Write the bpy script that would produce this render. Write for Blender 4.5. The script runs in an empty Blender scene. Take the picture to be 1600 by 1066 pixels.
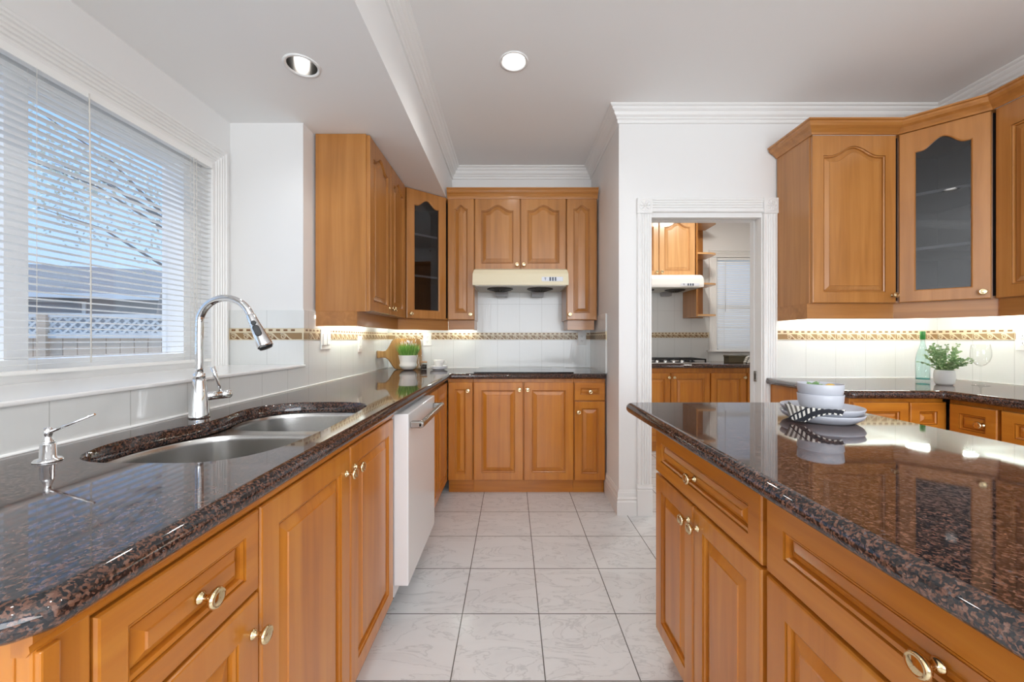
import bpy, bmesh, math, random
from mathutils import Matrix, Vector
from mathutils.geometry import tessellate_polygon

PI = math.pi
R = math.radians
random.seed(7)
S = bpy.context.scene
C = S.collection

# ---------------------------------------------------------------- camera
CAMZ, F = 1.15, 607.0
cam_d = bpy.data.cameras.new('camera')
cam = bpy.data.objects.new('camera', cam_d)
C.objects.link(cam)
cam.location = (0, 0, CAMZ)
cam.rotation_euler = (R(90), 0, 0)
cam_d.sensor_fit = 'HORIZONTAL'
cam_d.sensor_width = 36.0
cam_d.lens = 36.0 * F / 1600.0
cam_d.shift_x = 0.5 / 1600
cam_d.shift_y = -3.0 / 1600
cam_d.clip_start = 0.02
cam_d.clip_end = 200
S.camera = cam

# ---------------------------------------------------------------- world, exposure, big lights
S.view_settings.view_transform = 'Standard'
S.view_settings.look = 'None'
S.view_settings.gamma = 1.0
S.view_settings.use_curve_mapping = False
S.view_settings.exposure = 0.0
S.cycles.max_bounces = 10
S.cycles.diffuse_bounces = 6
S.cycles.glossy_bounces = 5
S.cycles.transparent_max_bounces = 16
S.cycles.caustics_reflective = False
S.cycles.caustics_refractive = False
S.cycles.sample_clamp_indirect = 6.0
S.cycles.use_denoising = True

world = bpy.data.worlds.new('sky')
S.world = world
world.use_nodes = True
wn = world.node_tree.nodes
wl = world.node_tree.links
bg = wn['Background']
tc = wn.new('ShaderNodeTexCoord')
sep = wn.new('ShaderNodeSeparateXYZ')
ramp = wn.new('ShaderNodeValToRGB')
wl.new(tc.outputs['Generated'], sep.inputs[0])
wl.new(sep.outputs['Z'], ramp.inputs[0])
ramp.color_ramp.elements[0].position = 0.0
ramp.color_ramp.elements[0].color = (0.48, 0.65, 0.87, 1)
ramp.color_ramp.elements[1].position = 0.42
ramp.color_ramp.elements[1].color = (0.24, 0.50, 1.0, 1)
wl.new(ramp.outputs[0], bg.inputs[0])
bg.inputs[1].default_value = 1.5

def light(name, kind, loc, rot, energy, color=(1, 1, 1), size=None, size_y=None, spot=None):
    d = bpy.data.lights.new(name, kind)
    d.energy = energy
    d.color = color
    if kind == 'AREA':
        if size_y:
            d.shape = 'RECTANGLE'; d.size = size; d.size_y = size_y
        else:
            d.shape = 'DISK'; d.size = size
    if kind == 'SPOT':
        d.spot_size = spot; d.spot_blend = 0.7; d.shadow_soft_size = size
    if kind == 'SUN':
        d.angle = R(1.0)
    o = bpy.data.objects.new(name, d)
    C.objects.link(o)
    o.location = loc
    o.rotation_euler = rot
    return o

# high sun on the garden side, falling on the fence, the gravel and the slats of the sink window blind
light('sun', 'SUN', (-6, -4, 9), (R(31), 0, R(-61)), 3.0, (1.0, 0.95, 0.87))
# fill lamp added just inside the rear window, tilted up to brighten the ceiling
light('rear_window_fill', 'AREA', (0.8, -2.52, 1.45), (R(122), 0, 0), 112, (0.99, 1.0, 1.0), 3.0, 1.9)

# ---------------------------------------------------------------- materials
def new_mat(name):
    m = bpy.data.materials.new(name)
    m.use_nodes = True
    nt = m.node_tree
    return m, nt, nt.nodes['Principled BSDF']

def mat(name, col, rough=0.5, metal=0.0, spec=None, coat=0.0, emit=None, emit_s=0.0, bump=None):
    m, nt, p = new_mat(name)
    p.inputs['Base Color'].default_value = (*col, 1)
    p.inputs['Roughness'].default_value = rough
    p.inputs['Metallic'].default_value = metal
    if spec is not None:
        p.inputs['Specular IOR Level'].default_value = spec
    if coat:
        p.inputs['Coat Weight'].default_value = coat
        p.inputs['Coat Roughness'].default_value = 0.08
    if emit:
        p.inputs['Emission Color'].default_value = (*emit, 1)
        p.inputs['Emission Strength'].default_value = emit_s
    if bump:
        sc, st, stretch = bump
        t = nt.nodes.new('ShaderNodeTexCoord')
        mp = nt.nodes.new('ShaderNodeMapping')
        mp.inputs['Scale'].default_value = stretch
        n = nt.nodes.new('ShaderNodeTexNoise')
        n.inputs['Scale'].default_value = sc
        b = nt.nodes.new('ShaderNodeBump')
        b.inputs['Strength'].default_value = st
        b.inputs['Distance'].default_value = 0.01
        nt.links.new(t.outputs['Object'], mp.inputs[0])
        nt.links.new(mp.outputs[0], n.inputs['Vector'])
        nt.links.new(n.outputs['Fac'], b.inputs['Height'])
        nt.links.new(b.outputs[0], p.inputs['Normal'])
    return m

def wood(name, c0, c1, c2, grain='z', rough=0.28, strip=0.085):
    """maple: long soft grain, glued-up boards of slightly different tone"""
    m, nt, p = new_mat(name)
    N, L = nt.nodes, nt.links
    t = N.new('ShaderNodeTexCoord')
    oi = N.new('ShaderNodeObjectInfo')
    off = N.new('ShaderNodeVectorMath'); off.operation = 'SCALE'
    comb = N.new('ShaderNodeCombineXYZ')
    for i in range(3):
        L.new(oi.outputs['Random'], comb.inputs[i])
    L.new(comb.outputs[0], off.inputs[0]); off.inputs['Scale'].default_value = 13.7
    add = N.new('ShaderNodeVectorMath'); add.operation = 'ADD'
    L.new(t.outputs['Object'], add.inputs[0]); L.new(off.outputs[0], add.inputs[1])
    mp = N.new('ShaderNodeMapping')
    mp.inputs['Scale'].default_value = (16, 16, 0.9) if grain == 'z' else (0.9, 16, 16)
    L.new(add.outputs[0], mp.inputs[0])
    n1 = N.new('ShaderNodeTexNoise'); n1.inputs['Scale'].default_value = 1.6; n1.inputs['Detail'].default_value = 5; n1.inputs['Distortion'].default_value = 0.6
    L.new(mp.outputs[0], n1.inputs['Vector'])
    n2 = N.new('ShaderNodeTexNoise'); n2.inputs['Scale'].default_value = 3.0; n2.inputs['Detail'].default_value = 3
    L.new(add.outputs[0], n2.inputs['Vector'])
    # boards
    sp = N.new('ShaderNodeSeparateXYZ'); L.new(add.outputs[0], sp.inputs[0])
    dv = N.new('ShaderNodeMath'); dv.operation = 'DIVIDE'; dv.inputs[1].default_value = strip
    L.new(sp.outputs['X' if grain == 'z' else 'Z'], dv.inputs[0])
    fl = N.new('ShaderNodeMath'); fl.operation = 'FLOOR'; L.new(dv.outputs[0], fl.inputs[0])
    wn_ = N.new('ShaderNodeTexWhiteNoise'); wn_.noise_dimensions = '1D'; L.new(fl.outputs[0], wn_.inputs['W'])
    mixv = N.new('ShaderNodeMath'); mixv.operation = 'MULTIPLY_ADD'
    L.new(wn_.outputs['Value'], mixv.inputs[0]); mixv.inputs[1].default_value = 0.16; L.new(n1.outputs['Fac'], mixv.inputs[2])
    mix2 = N.new('ShaderNodeMath'); mix2.operation = 'MULTIPLY_ADD'
    L.new(n2.outputs['Fac'], mix2.inputs[0]); mix2.inputs[1].default_value = 0.35; L.new(mixv.outputs[0], mix2.inputs[2])
    rp = N.new('ShaderNodeValToRGB')
    e = rp.color_ramp.elements
    e[0].position = 0.42; e[0].color = (*c0, 1)
    e[1].position = 1.0; e[1].color = (*c2, 1)
    k = e.new(0.72); k.color = (*c1, 1)
    L.new(mix2.outputs[0], rp.inputs[0])
    L.new(rp.outputs[0], p.inputs['Base Color'])
    p.inputs['Roughness'].default_value = rough
    p.inputs['Coat Weight'].default_value = 0.35
    p.inputs['Coat Roughness'].default_value = 0.12
    return m

LOW = ((0.37, 0.115, 0.012), (0.50, 0.170, 0.017), (0.58, 0.225, 0.027))
UP = ((0.325, 0.128, 0.029), (0.42, 0.173, 0.040), (0.50, 0.220, 0.058))  # same maple as LOW, with the different light up there put into the colour
M = {}
M['wood'] = wood('honey_maple', *LOW)
M['wood_h'] = wood('honey_maple_across', *LOW, grain='x')
M['upper'] = wood('maple_lit_wall_units', *UP)
M['upper_h'] = wood('maple_lit_wall_units_across', *UP, grain='x')
M['pale_wood'] = wood('pale_maple', (0.52, 0.27, 0.10), (0.62, 0.34, 0.14), (0.70, 0.41, 0.19))
M['pale_wood_h'] = wood('pale_maple_across', (0.52, 0.27, 0.10), (0.62, 0.34, 0.14), (0.70, 0.41, 0.19), grain='x')
M['board'] = wood('acacia_board', (0.16, 0.075, 0.02), (0.27, 0.14, 0.04), (0.38, 0.22, 0.075), grain='z', strip=0.03, rough=0.5)
M['paint'] = mat('white_wall_paint', (0.81, 0.805, 0.795), 0.55)
M['ceil'] = mat('ceiling_paint', (0.85, 0.845, 0.835), 0.7)
M['trim'] = mat('white_trim_gloss', (0.83, 0.825, 0.81), 0.3)
M['sill'] = mat('sill_gloss', (0.86, 0.86, 0.85), 0.15)
M['slat'] = mat('blind_slat_white', (0.86, 0.86, 0.84), 0.4)
M['cord'] = mat('blind_cord', (0.75, 0.72, 0.66), 0.8)
M['vinyl'] = mat('window_vinyl', (0.84, 0.84, 0.83), 0.35)
M['chrome'] = mat('chrome', (0.86, 0.87, 0.88), 0.04, 1.0)
M['brass'] = mat('polished_brass', (0.76, 0.61, 0.36), 0.08, 1.0)
M['steel'] = mat('brushed_steel', (0.60, 0.59, 0.57), 0.24, 1.0)
M['handle_steel'] = mat('handle_steel', (0.40, 0.385, 0.36), 0.25, 1.0)
M['dw'] = mat('dishwasher_white', (0.80, 0.80, 0.80), 0.12)
M['black'] = mat('black_plastic', (0.012, 0.012, 0.014), 0.35)
M['blackglass'] = mat('black_ceramic_glass', (0.008, 0.008, 0.010), 0.03)
M['iron'] = mat('cast_iron', (0.014, 0.014, 0.016), 0.5)
M['hood'] = mat('cream_enamel', (0.75, 0.67, 0.47), 0.25)
M['hood_white'] = mat('white_enamel', (0.82, 0.80, 0.77), 0.25)
M['hood_under'] = mat('hood_underside', (0.55, 0.53, 0.46), 0.4)
M['grille'] = mat('dark_grille', (0.055, 0.05, 0.042), 0.4, 0.6)
M['cup'] = mat('grease_cup_grey', (0.30, 0.29, 0.29), 0.35)
M['panel'] = mat('control_panel_silver', (0.68, 0.70, 0.76), 0.35)
M['button'] = mat('button_dark', (0.06, 0.08, 0.11), 0.4)
M['plate_white'] = mat('switch_plate_white', (0.82, 0.82, 0.80), 0.35)
M['slot'] = mat('socket_slot', (0.05, 0.05, 0.05), 0.6)
M['ceramic'] = mat('white_stoneware', (0.80, 0.80, 0.82), 0.25)
M['dish'] = mat('pale_grey_stoneware', (0.55, 0.57, 0.63), 0.3)
M['pot'] = mat('white_pot', (0.80, 0.78, 0.75), 0.45)
M['cement'] = mat('ribbed_cement_pot', (0.52, 0.51, 0.485), 0.8)
M['soil'] = mat('soil', (0.05, 0.035, 0.025), 0.9)
M['leaf'] = mat('grass_green', (0.13, 0.30, 0.05), 0.5)
M['leaf2'] = mat('grass_light_green', (0.30, 0.48, 0.12), 0.5)
M['euc'] = mat('eucalyptus_green', (0.17, 0.29, 0.12), 0.55)
M['euc2'] = mat('eucalyptus_pale', (0.33, 0.44, 0.22), 0.55)
M['succ'] = mat('succulent_green', (0.20, 0.36, 0.15), 0.4)
M['lemon'] = mat('lemon_yellow', (0.75, 0.48, 0.10), 0.45)
M['flower'] = mat('white_flower', (0.75, 0.74, 0.84), 0.6)
M['cloth_w'] = mat('napkin_white', (0.78, 0.76, 0.70), 0.9)
M['cloth_b'] = mat('napkin_black', (0.02, 0.022, 0.03), 0.9)
M['cloth_g'] = mat('napkin_grey', (0.15, 0.135, 0.12), 0.9)
M['coffee'] = mat('dark_beans', (0.03, 0.02, 0.015), 0.7)
M['box_brown'] = mat('olive_box', (0.10, 0.085, 0.05), 0.6)
M['cab_in'] = mat('unlit_interior', (0.05, 0.052, 0.056), 0.7)  # shade inside the glass cabinets, put into the colour
M['shelf_edge'] = mat('shelf_edge_white', (0.72, 0.72, 0.72), 0.4)
M['can'] = mat('lamp_reflector', (0.33, 0.32, 0.31), 0.2, 1.0)
M['bulb'] = mat('lamp_glow', (1, 1, 1), 0.5, emit=(1.0, 0.97, 0.92), emit_s=9.0)
M['bulb_dim'] = mat('lamp_glow_recessed', (1, 1, 1), 0.5, emit=(1.0, 0.97, 0.92), emit_s=3.0)
M['tube'] = mat('fluorescent_tube', (1, 1, 1), 0.5, emit=(0.90, 1.0, 0.92), emit_s=78.0)
M['caulk'] = mat('white_caulk', (0.84, 0.84, 0.82), 0.5)
M['cream'] = mat('border_cream', (0.72, 0.62, 0.44), 0.3)
M['brown'] = mat('border_brown', (0.20, 0.095, 0.035), 0.35)
M['tan'] = mat('border_tan', (0.30, 0.185, 0.085), 0.35)
M['toe'] = M['wood_h']
M['fence'] = mat('cedar_fence', (0.62, 0.47, 0.34), 0.85)
M['lattice'] = mat('white_lattice', (0.70, 0.67, 0.62), 0.8)
M['roof'] = mat('grey_shingles', (0.24, 0.235, 0.225), 0.9, bump=(14, 0.5, (1, 1, 3)))
M['siding'] = mat('grey_siding', (0.36, 0.36, 0.355), 0.8)
M['gutter'] = mat('white_gutter', (0.8, 0.78, 0.74), 0.5)
M['lawn'] = mat('pale_gravel', (0.50, 0.47, 0.42), 0.95)  # unseen ground, coloured pale to bounce sunlight up onto the blind slats
M['bark'] = mat('bark', (0.30, 0.26, 0.22), 0.9)
M['treeleaf'] = mat('tree_leaf', (0.72, 0.73, 0.60), 0.7)

def glass_mat(name, tint=(1, 1, 1), ior=1.45, rough=0.0):
    """thin pane: clear (tinted) view through it plus the mirror image of the room"""
    m, nt, p = new_mat(name)
    N, L = nt.nodes, nt.links
    N.remove(p)
    out = [n for n in N if n.type == 'OUTPUT_MATERIAL'][0]
    tr = N.new('ShaderNodeBsdfTransparent'); tr.inputs[0].default_value = (*tint, 1)
    gl = N.new('ShaderNodeBsdfGlossy'); gl.inputs['Roughness'].default_value = rough
    lw = N.new('ShaderNodeLayerWeight'); lw.inputs['Blend'].default_value = 0.5
    pw = N.new('ShaderNodeMath'); pw.operation = 'POWER'; pw.inputs[1].default_value = 4.0
    L.new(lw.outputs['Facing'], pw.inputs[0])
    fr = N.new('ShaderNodeMath'); fr.operation = 'MULTIPLY_ADD'; fr.inputs[1].default_value = 0.75; fr.inputs[2].default_value = ((ior - 1) / (ior + 1)) ** 2 * 1.6
    L.new(pw.outputs[0], fr.inputs[0])
    mx = N.new('ShaderNodeMixShader')
    L.new(fr.outputs[0], mx.inputs[0]); L.new(tr.outputs[0], mx.inputs[1]); L.new(gl.outputs[0], mx.inputs[2])
    L.new(mx.outputs[0], out.inputs[0])
    return m
M['pane'] = glass_mat('clear_pane')
M['smoked'] = glass_mat('smoked_pane', (0.50, 0.51, 0.53), 1.5)
M['glassware'] = glass_mat('clear_glassware', (0.985, 0.99, 0.985), 1.25)
M['bottle'] = glass_mat('pale_aqua_glass', (0.90, 0.965, 0.955), 1.35)
M['aqua'] = glass_mat('aqua_base_glass', (0.45, 0.78, 0.78), 1.35)
M['greencap'] = mat('green_cap', (0.03, 0.20, 0.04), 0.3)

def granite():
    m, nt, p = new_mat('tan_brown_granite')
    N, L = nt.nodes, nt.links
    t = N.new('ShaderNodeTexCoord')
    nz = N.new('ShaderNodeTexNoise'); nz.inputs['Scale'].default_value = 120; nz.inputs['Detail'].default_value = 2
    L.new(t.outputs['Object'], nz.inputs['Vector'])
    vm = N.new('ShaderNodeVectorMath'); vm.operation = 'MULTIPLY_ADD'
    L.new(nz.outputs['Color'], vm.inputs[0]); vm.inputs[1].default_value = (0.008, 0.008, 0.008); L.new(t.outputs['Object'], vm.inputs[2])
    v = N.new('ShaderNodeTexVoronoi'); v.inputs['Scale'].default_value = 320
    L.new(vm.outputs[0], v.inputs['Vector'])
    sp = N.new('ShaderNodeSeparateColor'); L.new(v.outputs['Color'], sp.inputs[0])
    big = N.new('ShaderNodeTexNoise'); big.inputs['Scale'].default_value = 120; big.inputs['Detail'].default_value = 4
    L.new(t.outputs['Object'], big.inputs['Vector'])
    ad = N.new('ShaderNodeMath'); ad.operation = 'MULTIPLY_ADD'
    L.new(big.outputs['Fac'], ad.inputs[0]); ad.inputs[1].default_value = 1.5; L.new(sp.outputs[0], ad.inputs[2])
    sc = N.new('ShaderNodeMath'); sc.operation = 'DIVIDE'; sc.inputs[1].default_value = 2.2; L.new(ad.outputs[0], sc.inputs[0])
    rp = N.new('ShaderNodeValToRGB'); rp.color_ramp.interpolation = 'CONSTANT'
    e = rp.color_ramp.elements
    e[0].position = 0; e[0].color = (0.010, 0.010, 0.012, 1)
    e[1].position = 0.50; e[1].color = (0.028, 0.020, 0.019, 1)
    for pos, c in ((0.58, (0.065, 0.034, 0.025, 1)), (0.66, (0.13, 0.060, 0.040, 1)), (0.76, (0.17, 0.088, 0.062, 1)), (0.84, (0.09, 0.08, 0.085, 1))):
        k = e.new(pos); k.color = c
    L.new(sc.outputs[0], rp.inputs[0])
    L.new(rp.outputs[0], p.inputs['Base Color'])
    p.inputs['Roughness'].default_value = 0.04
    p.inputs['IOR'].default_value = 1.62
    return m
M['granite'] = granite()

def tile_mat(name, bw, bh, mortar, c_tile, c_grout, rough, vein=None, ripple=None, swap=True, bump=0.3):
    m, nt, p = new_mat(name)
    N, L = nt.nodes, nt.links
    t = N.new('ShaderNodeTexCoord')
    vec = t.outputs['Object']
    if swap:
        s = N.new('ShaderNodeSeparateXYZ'); c = N.new('ShaderNodeCombineXYZ')
        L.new(vec, s.inputs[0]); L.new(s.outputs['X'], c.inputs['X']); L.new(s.outputs['Z'], c.inputs['Y'])
        vec2 = c.outputs[0]
    else:
        vec2 = vec
    b = N.new('ShaderNodeTexBrick')
    b.offset = 0.0; b.squash = 1.0
    b.inputs['Scale'].default_value = 1.0
    b.inputs['Brick Width'].default_value = bw
    b.inputs['Row Height'].default_value = bh
    b.inputs['Mortar Size'].default_value = mortar
    b.inputs['Mortar Smooth'].default_value = 0.1
    b.inputs['Color1'].default_value = (1, 1, 1, 1); b.inputs['Color2'].default_value = (0.0, 0.0, 0.0, 1)
    b.inputs['Mortar'].default_value = (0, 0, 0, 1)
    L.new(vec2, b.inputs['Vector'])
    mx = N.new('ShaderNodeMix'); mx.data_type = 'RGBA'
    L.new(b.outputs['Fac'], mx.inputs['Factor'])
    mx.inputs['A'].default_value = (*c_tile, 1); mx.inputs['B'].default_value = (*c_grout, 1)
    if vein:
        # every tile gets its own slice of the marbling
        dv = N.new('ShaderNodeVectorMath'); dv.operation = 'DIVIDE'; dv.inputs[1].default_value = (bw, bh, 1); L.new(vec2, dv.inputs[0])
        fl = N.new('ShaderNodeVectorMath'); fl.operation = 'FLOOR'; L.new(dv.outputs[0], fl.inputs[0])
        wn_ = N.new('ShaderNodeTexWhiteNoise'); wn_.noise_dimensions = '3D'; L.new(fl.outputs[0], wn_.inputs['Vector'])
        ma = N.new('ShaderNodeVectorMath'); ma.operation = 'MULTIPLY_ADD'
        L.new(wn_.outputs['Color'], ma.inputs[0]); ma.inputs[1].default_value = (9, 9, 9); L.new(vec2, ma.inputs[2])
        mp = N.new('ShaderNodeMapping'); mp.inputs['Rotation'].default_value = (0, 0, R(-28)); mp.inputs['Scale'].default_value = (1.0, 2.6, 1.0)
        L.new(ma.outputs[0], mp.inputs[0])
        n = N.new('ShaderNodeTexNoise'); n.inputs['Scale'].default_value = 4.2; n.inputs['Detail'].default_value = 7; n.inputs['Roughness'].default_value = 0.55; n.inputs['Distortion'].default_value = 1.2
        L.new(mp.outputs[0], n.inputs['Vector'])
        rp = N.new('ShaderNodeValToRGB')
        e = rp.color_ramp.elements
        e[0].position = 0.33; e[0].color = (*[x * 0.93 for x in c_tile], 1)
        e[1].position = 0.65; e[1].color = (*c_tile, 1)
        k = e.new(0.455); k.color = (*[x * 0.97 for x in c_tile], 1)
        k = e.new(0.475); k.color = (*vein, 1)
        k = e.new(0.50); k.color = (*[x * 0.98 for x in c_tile], 1)
        L.new(n.outputs['Fac'], rp.inputs[0])
        L.new(rp.outputs[0], mx.inputs['A'])
    L.new(mx.outputs['Result'], p.inputs['Base Color'])
    p.inputs['Roughness'].default_value = rough
    inv = N.new('ShaderNodeMath'); inv.operation = 'SUBTRACT'; inv.inputs[0].default_value = 1.0; L.new(b.outputs['Fac'], inv.inputs[1])
    h = inv.outputs[0]
    if ripple:
        mp2 = N.new('ShaderNodeMapping'); mp2.inputs['Scale'].default_value = ripple
        L.new(t.outputs['Object'], mp2.inputs[0])
        n2 = N.new('ShaderNodeTexNoise'); n2.inputs['Scale'].default_value = 1.0; n2.inputs['Detail'].default_value = 2; n2.inputs['Distortion'].default_value = 0.8
        L.new(mp2.outputs[0], n2.inputs['Vector'])
        a = N.new('ShaderNodeMath'); a.operation = 'MULTIPLY_ADD'
        L.new(n2.outputs['Fac'], a.inputs[0]); a.inputs[1].default_value = 0.9; L.new(inv.outputs[0], a.inputs[2])
        h = a.outputs[0]
    bp = N.new('ShaderNodeBump'); bp.inputs['Strength'].default_value = bump; bp.inputs['Distance'].default_value = 0.003
    L.new(h, bp.inputs['Height']); L.new(bp.outputs[0], p.inputs['Normal'])
    return m
M['floor'] = tile_mat('marbled_floor_tile', 0.32, 0.32, 0.0022, (0.77, 0.79, 0.80), (0.13, 0.13, 0.125), 0.22, vein=(0.60, 0.62, 0.63), swap=False, bump=0.2)
M['tile'] = tile_mat('white_wall_tile', 0.195, 0.25, 0.0013, (0.74, 0.75, 0.735), (0.55, 0.56, 0.54), 0.1, ripple=(30, 30, 5))

# ---------------------------------------------------------------- mesh helpers
class MB:
    def __init__(self):
        self.v, self.f, self.mi, self.sm = [], [], [], []
        self.T = Matrix.Identity(4)
    def add(self, verts, faces, m=0, smooth=False):
        n = len(self.v)
        self.v += [tuple(self.T @ Vector(p)) for p in verts]
        for f in faces:
            self.f.append([n + i for i in f]); self.mi.append(m); self.sm.append(smooth)
        return self
    def box(self, x0, x1, y0, y1, z0, z1, m=0, bev=0.0):
        if x1 < x0: x0, x1 = x1, x0
        if y1 < y0: y0, y1 = y1, y0
        if z1 < z0: z0, z1 = z1, z0
        b = min(bev, (x1 - x0) * .45, (y1 - y0) * .45, (z1 - z0) * .45)
        if b <= 0:
            vs = [(x, y, z) for z in (z0, z1) for y in (y0, y1) for x in (x0, x1)]
            return self.add(vs, [(0, 2, 3, 1), (4, 5, 7, 6), (0, 1, 5, 4), (2, 6, 7, 3), (0, 4, 6, 2), (1, 3, 7, 5)], m)
        bm = bmesh.new()
        bmesh.ops.create_cube(bm, size=1)
        for v in bm.verts:
            v.co = Vector(((x0 + x1) / 2 + v.co.x * (x1 - x0), (y0 + y1) / 2 + v.co.y * (y1 - y0), (z0 + z1) / 2 + v.co.z * (z1 - z0)))
        bmesh.ops.bevel(bm, geom=bm.edges[:], offset=b, segments=2, profile=0.5, affect='EDGES')
        bm.verts.index_update()
        self.add([tuple(v.co) for v in bm.verts], [[v.index for v in f.verts] for f in bm.faces], m)
        bm.free()
        return self
    def loft(self, loops, m=0, cap0=True, cap1=True, smooth=False, closed=True, ms=None):
        n = len(loops[0])
        vs = [p for l in loops for p in l]
        base = len(self.v)
        self.v += [tuple(self.T @ Vector(p)) for p in vs]
        for i in range(len(loops) - 1):
            for j in range(n if closed else n - 1):
                k = (j + 1) % n
                self.f.append([base + i * n + j, base + i * n + k, base + (i + 1) * n + k, base + (i + 1) * n + j])
                self.mi.append(ms[i] if ms else m); self.sm.append(smooth)
        if cap0:
            self.f.append([base + j for j in range(n)][::-1]); self.mi.append(ms[0] if ms else m); self.sm.append(False)
        if cap1:
            self.f.append([base + (len(loops) - 1) * n + j for j in range(n)]); self.mi.append(ms[-1] if ms else m); self.sm.append(False)
        return self
    def lathe(self, prof, c=(0, 0, 0), seg=32, m=0, smooth=True, mtx=None, cap=True):
        old = self.T
        self.T = old @ (mtx if mtx is not None else Matrix.Translation(c))
        loops = [[(r * math.cos(2 * PI * j / seg), r * math.sin(2 * PI * j / seg), z) for j in range(seg)] for r, z in prof]
        self.loft(loops, m, cap, cap, smooth)
        self.T = old
        return self
    def tube(self, pts, rad, seg=12, m=0, cap=True, smooth=True):
        pts = [Vector(p) for p in pts]
        n = len(pts)
        rads = rad if isinstance(rad, (list, tuple)) else [rad] * n
        t0 = (pts[1] - pts[0]).normalized()
        up = Vector((0, 0, 1)) if abs(t0.z) < .9 else Vector((1, 0, 0))
        nrm = t0.cross(up).normalized()
        loops = []
        for i, p in enumerate(pts):
            t = (pts[min(i + 1, n - 1)] - pts[max(i - 1, 0)]).normalized()
            nrm = (nrm - t * nrm.dot(t)).normalized()
            b = t.cross(nrm)
            loops.append([tuple(p + rads[i] * (nrm * math.cos(2 * PI * j / seg) + b * math.sin(2 * PI * j / seg))) for j in range(seg)])
        return self.loft(loops, m, cap, cap, smooth)
    def prism(self, poly, axis, a0, a1, m=0):
        """poly: 2-D points; extruded along axis ('x': poly is (y,z); 'y': (x,z); 'z': (x,y))"""
        def P(p, a):
            return {'x': (a, p[0], p[1]), 'y': (p[0], a, p[1]), 'z': (p[0], p[1], a)}[axis]
        return self.loft([[P(p, a0) for p in poly], [P(p, a1) for p in poly]], m)
    def build(self, name, mats, parent=None, loc=(0, 0, 0), rotz=0.0, kind=None, recalc=True, auto=None):
        me = bpy.data.meshes.new(name)
        me.from_pydata(self.v, [], self.f)
        for k in (mats if isinstance(mats, (list, tuple)) else [mats]):
            me.materials.append(M[k] if isinstance(k, str) else k)
        me.polygons.foreach_set('material_index', self.mi)
        me.polygons.foreach_set('use_smooth', self.sm)
        if recalc:
            bm = bmesh.new(); bm.from_mesh(me)
            bmesh.ops.recalc_face_normals(bm, faces=bm.faces[:])
            bm.to_mesh(me); bm.free()
        me.update()
        return link(name, me, parent, loc, rotz, kind)

def link(name, me, parent=None, loc=(0, 0, 0), rotz=0.0, kind=None):
    o = bpy.data.objects.new(name, me)
    C.objects.link(o)
    o.location = loc
    o.rotation_euler = (0, 0, rotz)
    if parent is not None:
        o.parent = parent
    if kind:
        o['kind'] = kind
    return o

def tag(o, label, cat, group=None):
    o['label'] = label; o['category'] = cat
    if group: o['group'] = group
    return o

def thing(name, label, cat, loc=(0, 0, 0), rotz=0.0, group=None):
    return tag(link(name, None, None, loc, rotz), label, cat, group)

def structure(name, loc=(0, 0, 0)):
    return link(name, None, None, loc, 0, 'structure')

def rot_to(d, at=(0, 0, 0)):
    """matrix taking +z to direction d"""
    return Matrix.Translation(at) @ Vector((0, 0, 1)).rotation_difference(Vector(d).normalized()).to_matrix().to_4x4()

def arc(cx, cy, r, a0, a1, n):
    return [(cx + r * math.cos(a0 + (a1 - a0) * i / n), cy + r * math.sin(a0 + (a1 - a0) * i / n)) for i in range(n + 1)]

def smooth_closed(pts, sub=5):
    out, n = [], len(pts)
    for i in range(n):
        p0, p1, p2, p3 = (Vector(pts[(i + k - 1) % n]) for k in range(4))
        for s in range(sub):
            t = s / sub
            out.append(tuple(0.5 * ((2 * p1) + (p2 - p0) * t + (2 * p0 - 5 * p1 + 4 * p2 - p3) * t * t + (3 * p1 - p0 - 3 * p2 + p3) * t ** 3)))
    return out

def smooth_open(pts, sub=6):
    pts = [Vector(p) for p in pts]
    q = [2 * pts[0] - pts[1]] + pts + [2 * pts[-1] - pts[-2]]
    out = []
    for i in range(1, len(q) - 2):
        p0, p1, p2, p3 = q[i - 1:i + 3]
        for s in range(sub):
            t = s / sub
            out.append(0.5 * ((2 * p1) + (p2 - p0) * t + (2 * p0 - 5 * p1 + 4 * p2 - p3) * t * t + (3 * p1 - p0 - 3 * p2 + p3) * t ** 3))
    out.append(pts[-1])
    return out

def offset_poly(poly, dists, closed=True):
    """move every edge of a polyline to its left by its own distance (edge i runs from point i to i+1)"""
    n = len(poly)
    out = []
    P = [Vector(p) for p in poly]
    for i in range(n):
        ne = n if closed else n - 1
        ea, eb = (i - 1) % n, i
        if not closed and i == 0: ea = 0
        if not closed and i == n - 1: eb = n - 2
        def edge(k):
            d = (P[(k + 1) % n] - P[k]).normalized()
            return d, Vector((-d.y, d.x))
        da, na = edge(ea); db, nb = edge(eb)
        oa, ob = dists[ea % len(dists)], dists[eb % len(dists)]
        cr = da.x * db.y - da.y * db.x
        if abs(cr) < 1e-4:
            out.append(tuple(P[i] + na * (oa + ob) / 2))
        else:
            A = P[i] + na * oa; B = P[i] + nb * ob
            s = ((B - A).x * db.y - (B - A).y * db.x) / cr
            out.append(tuple(A + da * s))
    return out

def sweep(mb, path, prof, m=0, closed=False):
    """moulding: prof = [(distance to the left of the path, z)], a closed outline"""
    L_ = []
    for d, z in prof:
        L_.append([(x, y, z) for x, y in offset_poly(path, [d], closed)])
    loops = [[L_[j][i] for j in range(len(prof))] for i in range(len(path))]
    if closed: loops.append(loops[0])
    mb.loft(loops, m, not closed, not closed)
    return mb

def tess(mb, outer, holes, z, m=0, flip=False):
    loops = [outer] + holes
    pts = [p for l in loops for p in l]
    tris = tessellate_polygon([[Vector((x, y, 0)) for x, y in l] for l in loops])
    mb.add([(x, y, z) for x, y in pts], [tuple(t) for t in tris], m)

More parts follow.
